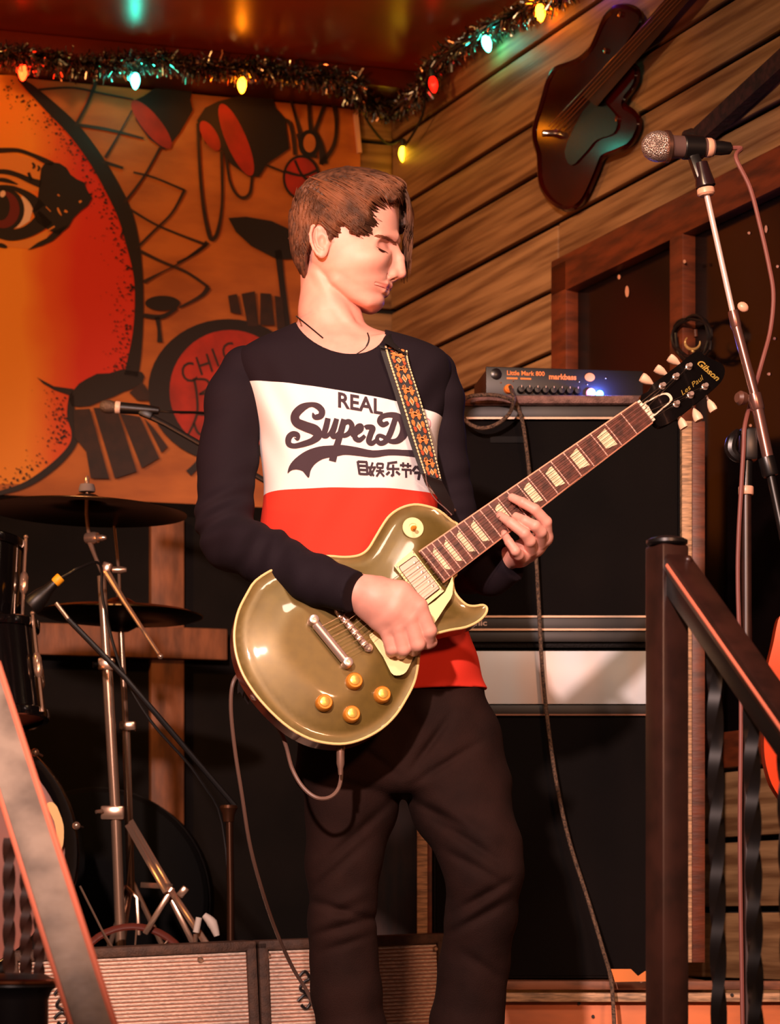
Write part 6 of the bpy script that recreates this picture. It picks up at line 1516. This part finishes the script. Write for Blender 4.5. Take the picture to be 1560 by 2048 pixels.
# brow, lashes, eye
fb = MB()
def on_head(px, py, off=.0006):
    (hit, n_, _, _), d = near(px, py, head_bvh); return (hit - d * off) if hit is not None else W(px, py, 4.2)
for i in range(46):
    t = i / 45; x = 756 + 38 * t; y = 472 + 17 * t * t; q = .6 + 2.6 * math.sin(math.pi * min(.12 + t * .8, 1))
    for j in range(3):
        dx = rnd.uniform(-2, 2); dy = rnd.uniform(-q, q); fb.tube([on_head(x + dx, y + dy + 1.5), on_head(x + dx - 4, y + dy - 1.0, .0012), on_head(x + dx - 7, y + dy - .5)], [.0003, .00035, .0001], 4)
fb.build('eyebrow', mat('dark_brow_hair', (128, 74, 54), .6), person)
ls = MB(); ls.tube([on_head(752, 493, .0), on_head(758, 497, .0005), on_head(765, 501, .0008), on_head(771, 503, .0006)], [.0003, .0007, .0010, .0006], 6, smooth=4)
for i in range(9): t = i / 8; x = 757 + 14 * t; y = 496 + 7 * t; p0 = on_head(x, y, .0008); ls.tube([p0, p0 + Vector((.0045, -.002, -.0035))], [.0006, .0002], 4)
ls.build('eyelashes', mat('dark_lash', (58, 26, 20), .5), person)
ey_ = MB(); ey_.ribbon([(757, 498, 1.0), (761, 500.5, 2.8), (766, 503, 3.4), (770, 504, 1.2)], lambda x, y: on_head(x, y, .0018), 4); ey_.build('eye', mat('dark_iris', (70, 34, 26), .2), person, False)
li = MB(); li.tube([on_head(x, y, .0001) for x, y in ((748, 569.5), (753, 570.5), (760, 572.5), (768, 575.5), (775, 579), (780, 581.5))], [.0003, .0006, .0007, .0007, .0006, .0004], 5, smooth=4); li.build('lip_line', mat('lip_shadow_line', (150, 62, 56), .6), person)
# neck cord
cd_ = [on_head(x, y, .0012) for x, y in cat2([(592, 632), (606, 643), (622, 656), (646, 676)], 8)]
MB().tube(cd_, .0013, 6).build('neck_cord', mat('black_cord', (16, 12, 12), .6), person)
cd2 = [on_head(x, y, .0012) for x, y in cat2([(735, 666), (738, 676), (736, 686), (729, 697), (716, 706), (706, 713)], 8)]
MB().tube(cd2, [.0013 if i < len(cd2) * .5 else .0007 for i in range(len(cd2))], 6).build('neck_cord', MATS['black_cord'], person)

# ---------------- strap
m_strap = mat('black_strap_webbing', (20, 15, 15), .7)
strap = thing('guitar_strap', 'black guitar strap with woven orange scroll pattern over the shoulder', 'strap', W(860, 960, 4.1))
L_ = [(758, 690), (766, 716), (790, 791), (818, 880), (842, 948)]; R_ = [(816, 702), (819, 727), (842, 800), (866, 888), (884, 963)]
def sp_(s_, t, off=.004):
    P = catmull([Vector((a[0], a[1], 0)) for a in L_], 8); Q = catmull([Vector((a[0], a[1], 0)) for a in R_], 8)
    i = s_ * (len(P) - 1); a = int(min(i, len(P) - 2)); f_ = i - a
    p = P[a].lerp(P[a + 1], f_).lerp(Q[a].lerp(Q[a + 1], f_), t); return on_shirt(p.x, p.y, off), p
def ribbon3(fn, ns, nt, th):
    mb = MB()
    for i in range(ns + 1):
        for j in range(nt + 1): mb.v.append(fn(i / ns, j / nt))
    for i in range(ns):
        for j in range(nt): a = i * (nt + 1) + j; mb._f([a, a + 1, a + nt + 2, a + nt + 1])
    n = len(mb.v)
    for v in list(mb.v): mb.v.append(v + Vector((0, th, 0)))
    for f_ in list(mb.f): mb._f([i + n for i in f_][::-1])
    for i in range(ns):
        for j in (0, nt): a = i * (nt + 1) + j; b = a + nt + 1; mb._f([a, b, b + n, a + n])
    return mb
def smooth_strap(s_, t):
    # keep the band stretched: depth from a straight blend along the strap
    p, q = sp_(s_, t); d = 4.150 - .035 * math.sin(math.pi * min(s_ * .9, 1)) - .02 * s_ ; d = min(p.y - .001, d + .03)
    return W(q.x, q.y, p.y - .001 if s_ < .15 else min(p.y - .001, 4.168))
ribbon3(smooth_strap, 40, 8, .003).build('webbing', m_strap, strap)
def Sxy(a, c):   # a along 0..1, c across 0..1, slightly above the band
    v = smooth_strap(a, c); return v - Vector((0, .0016, 0))
m_s1 = mat('orange_woven_thread', (226, 132, 66), .8); m_s2 = mat('cream_woven_thread', (238, 206, 156), .8); m_s3 = mat('rust_woven_thread', (186, 84, 44), .8)
e1, e2, e3 = MB(), MB(), MB()
LEN = 0.285 * .92; WID = .048
def loop(mb, a, c, ra, rc, r, turns=1.0, a0=0, shrink=1.0, n=14):
    pts = []
    for i in range(n + 1):
        t = i / n; q = a0 + turns * 2 * math.pi * t; k = 1 - (1 - shrink) * t; pts.append(Sxy(min(max(a + math.sin(q) * ra * k, 0), 1), c + math.cos(q) * rc * k))
    mb.tube(pts, r, 5)
for i in range(46):
    a = .01 + i * .0212
    if a > .985: break
    loop(e2, a, .235, .008, .022, .0010, n=8); loop(e2, a, .955, .007, .018, .0008, n=8)
for i in range(7):
    a = .10 + i * .14
    if a > .97: break
    for c in (.42, .80):
        loop(e1, a - .018, c, .017, .060, .0013, 1.6, 1.0, .35); loop(e3, a + .020, c, .015, .055, .0013, 1.5, 3.5, .35)
    loop(e2, a, .605, .024, .085, .0010, 1, 0, 1, 4); loop(e1, a, .605, .013, .045, .0016, 1, 0, 1, 4)
    b = a + .07
    if b < .97:
        for ox, oc in ((-.014, .48), (.014, .48), (-.014, .73), (.014, .73), (0, .6)): loop(e1, b + ox, oc, .013, .05, .0016, 1.7, ox * 90, .3)
        e2.tube([Sxy(b - .022, .45), Sxy(b, .6), Sxy(b + .02, .76)], .0009, 5); e2.tube([Sxy(b + .02, .45), Sxy(b, .6), Sxy(b - .02, .76)], .0009, 5)
        e1.tube([Sxy(b, .36), Sxy(b, .86)], .0016, 5)
loop(e1, .03, .38, .02, .06, .0014, 1.6, 0, .3); loop(e1, .03, .82, .02, .06, .0014, 1.6, 2, .3)
e2.tube([Sxy(.0, .5), Sxy(.055, .7)], .0012, 5); e2.tube([Sxy(.055, .5), Sxy(.0, .7)], .0012, 5)
for nm, mbx, mm in (('orange_embroidery', e1, m_s1), ('cream_embroidery', e2, m_s2), ('rust_embroidery', e3, m_s3)):
    o_ = mbx.build(nm, mm, strap); o_['kind'] = 'stuff'
ribbon3(lambda a, c: Sxy(.075 + .03 * a, .02 + .98 * c) - Vector((0, .0025, 0)), 3, 8, .003).build('keeper_loop', m_strap, strap)
tipL = [(843, 946), (868, 985), (886, 1012), (893, 1026)]; tipR = [(884, 962), (898, 990), (908, 1012), (908, 1030)]
def tip(s_, t):
    P = catmull([Vector((a[0], a[1], 0)) for a in tipL], 6); Q = catmull([Vector((a[0], a[1], 0)) for a in tipR], 6); i = s_ * (len(P) - 1); a = int(min(i, len(P) - 2)); p = P[a].lerp(P[a + 1], i - a).lerp(Q[a].lerp(Q[a + 1], i - a), t)
    return W(p.x, p.y, 4.158 - .055 * s_)
ribbon3(tip, 14, 6, .004).build('leather_end', mat('black_leather', (26, 18, 17), .4), strap)
MB().tube([W(851, 948, 4.15), W(856, 975, 4.14), W(872, 1000, 4.12), W(890, 1016, 4.10), W(904, 1030, 4.09)], .0009, 6, smooth=4).build('lace', mat('grey_lace', (120, 90, 84), .5), strap)
back_pts = [(790, 698, 4.172), (796, 692, 4.205), (796, 706, 4.30), (770, 740, 4.38), (720, 800, 4.42), (640, 900, 4.43), (560, 1100, 4.42), (505, 1260, 4.34), (478, 1350, 4.20), (500, 1396, 4.09)]
bp_ = catmull([W(*p) for p in back_pts], 6)
mb = MB()
for i, p in enumerate(bp_):
    t = (bp_[min(i + 1, len(bp_) - 1)] - bp_[max(i - 1, 0)]).normalized(); nn = (p - Vector((0.0, 4.28, p.z))); nn = nn.normalized() if nn.length > .01 else Vector((0, 1, 0)); s_ = t.cross(nn).normalized() * (.024 if i < len(bp_) - 5 else .012)
    mb.v.append(p - s_); mb.v.append(p + s_)
for i in range(len(bp_) - 1): mb._f([2 * i, 2 * i + 1, 2 * i + 3, 2 * i + 2])
mb.build('back_webbing', m_strap, strap)
# ---------------- guitar lead
m_lead = mat('grey_brown_lead', (112, 84, 72), .5)
ld_ = [PG.hit(681, 1494, -.024), W(682, 1520, 4.06), W(682, 1556, 4.06), W(674, 1582, 4.055), W(655, 1596, 4.05), W(630, 1594, 4.045), W(604, 1572, 4.05), W(584, 1536, 4.06), W(573, 1495, 4.08), W(560, 1462, 4.11), W(536, 1430, 4.13), W(512, 1396, 4.12), W(494, 1360, 4.09), W(478, 1350, 4.07), W(465, 1370, 4.06), W(462, 1420, 4.07), W(470, 1500, 4.1), W(484, 1590, 4.14), W(500, 1690, 4.2), W(524, 1780, 4.28), W(552, 1862, 4.38), W(585, 1935, 4.46), W(618, 1990, 4.5), W(645, 2060, 4.52), W(690, 2200, 4.5), W(800, 2280, 4.45)]
lead = thing('guitar_lead', 'thin grey-brown lead looping from the gold guitar to the floor', 'cable', W(690, 2260, 4.45))
MB().tube(ld_, .0034, 8, smooth=6).build('cable', m_lead, lead)
MB().lathe([(.0065, 0), (.0068, .004), (.0066, .028), (.0045, .036), (.0036, .046)], PG.hit(681, 1493, -.024), (0, 0, -1), 14).build('plug', mat('grey_plug', (130, 100, 86), .4, metal=.4), lead)
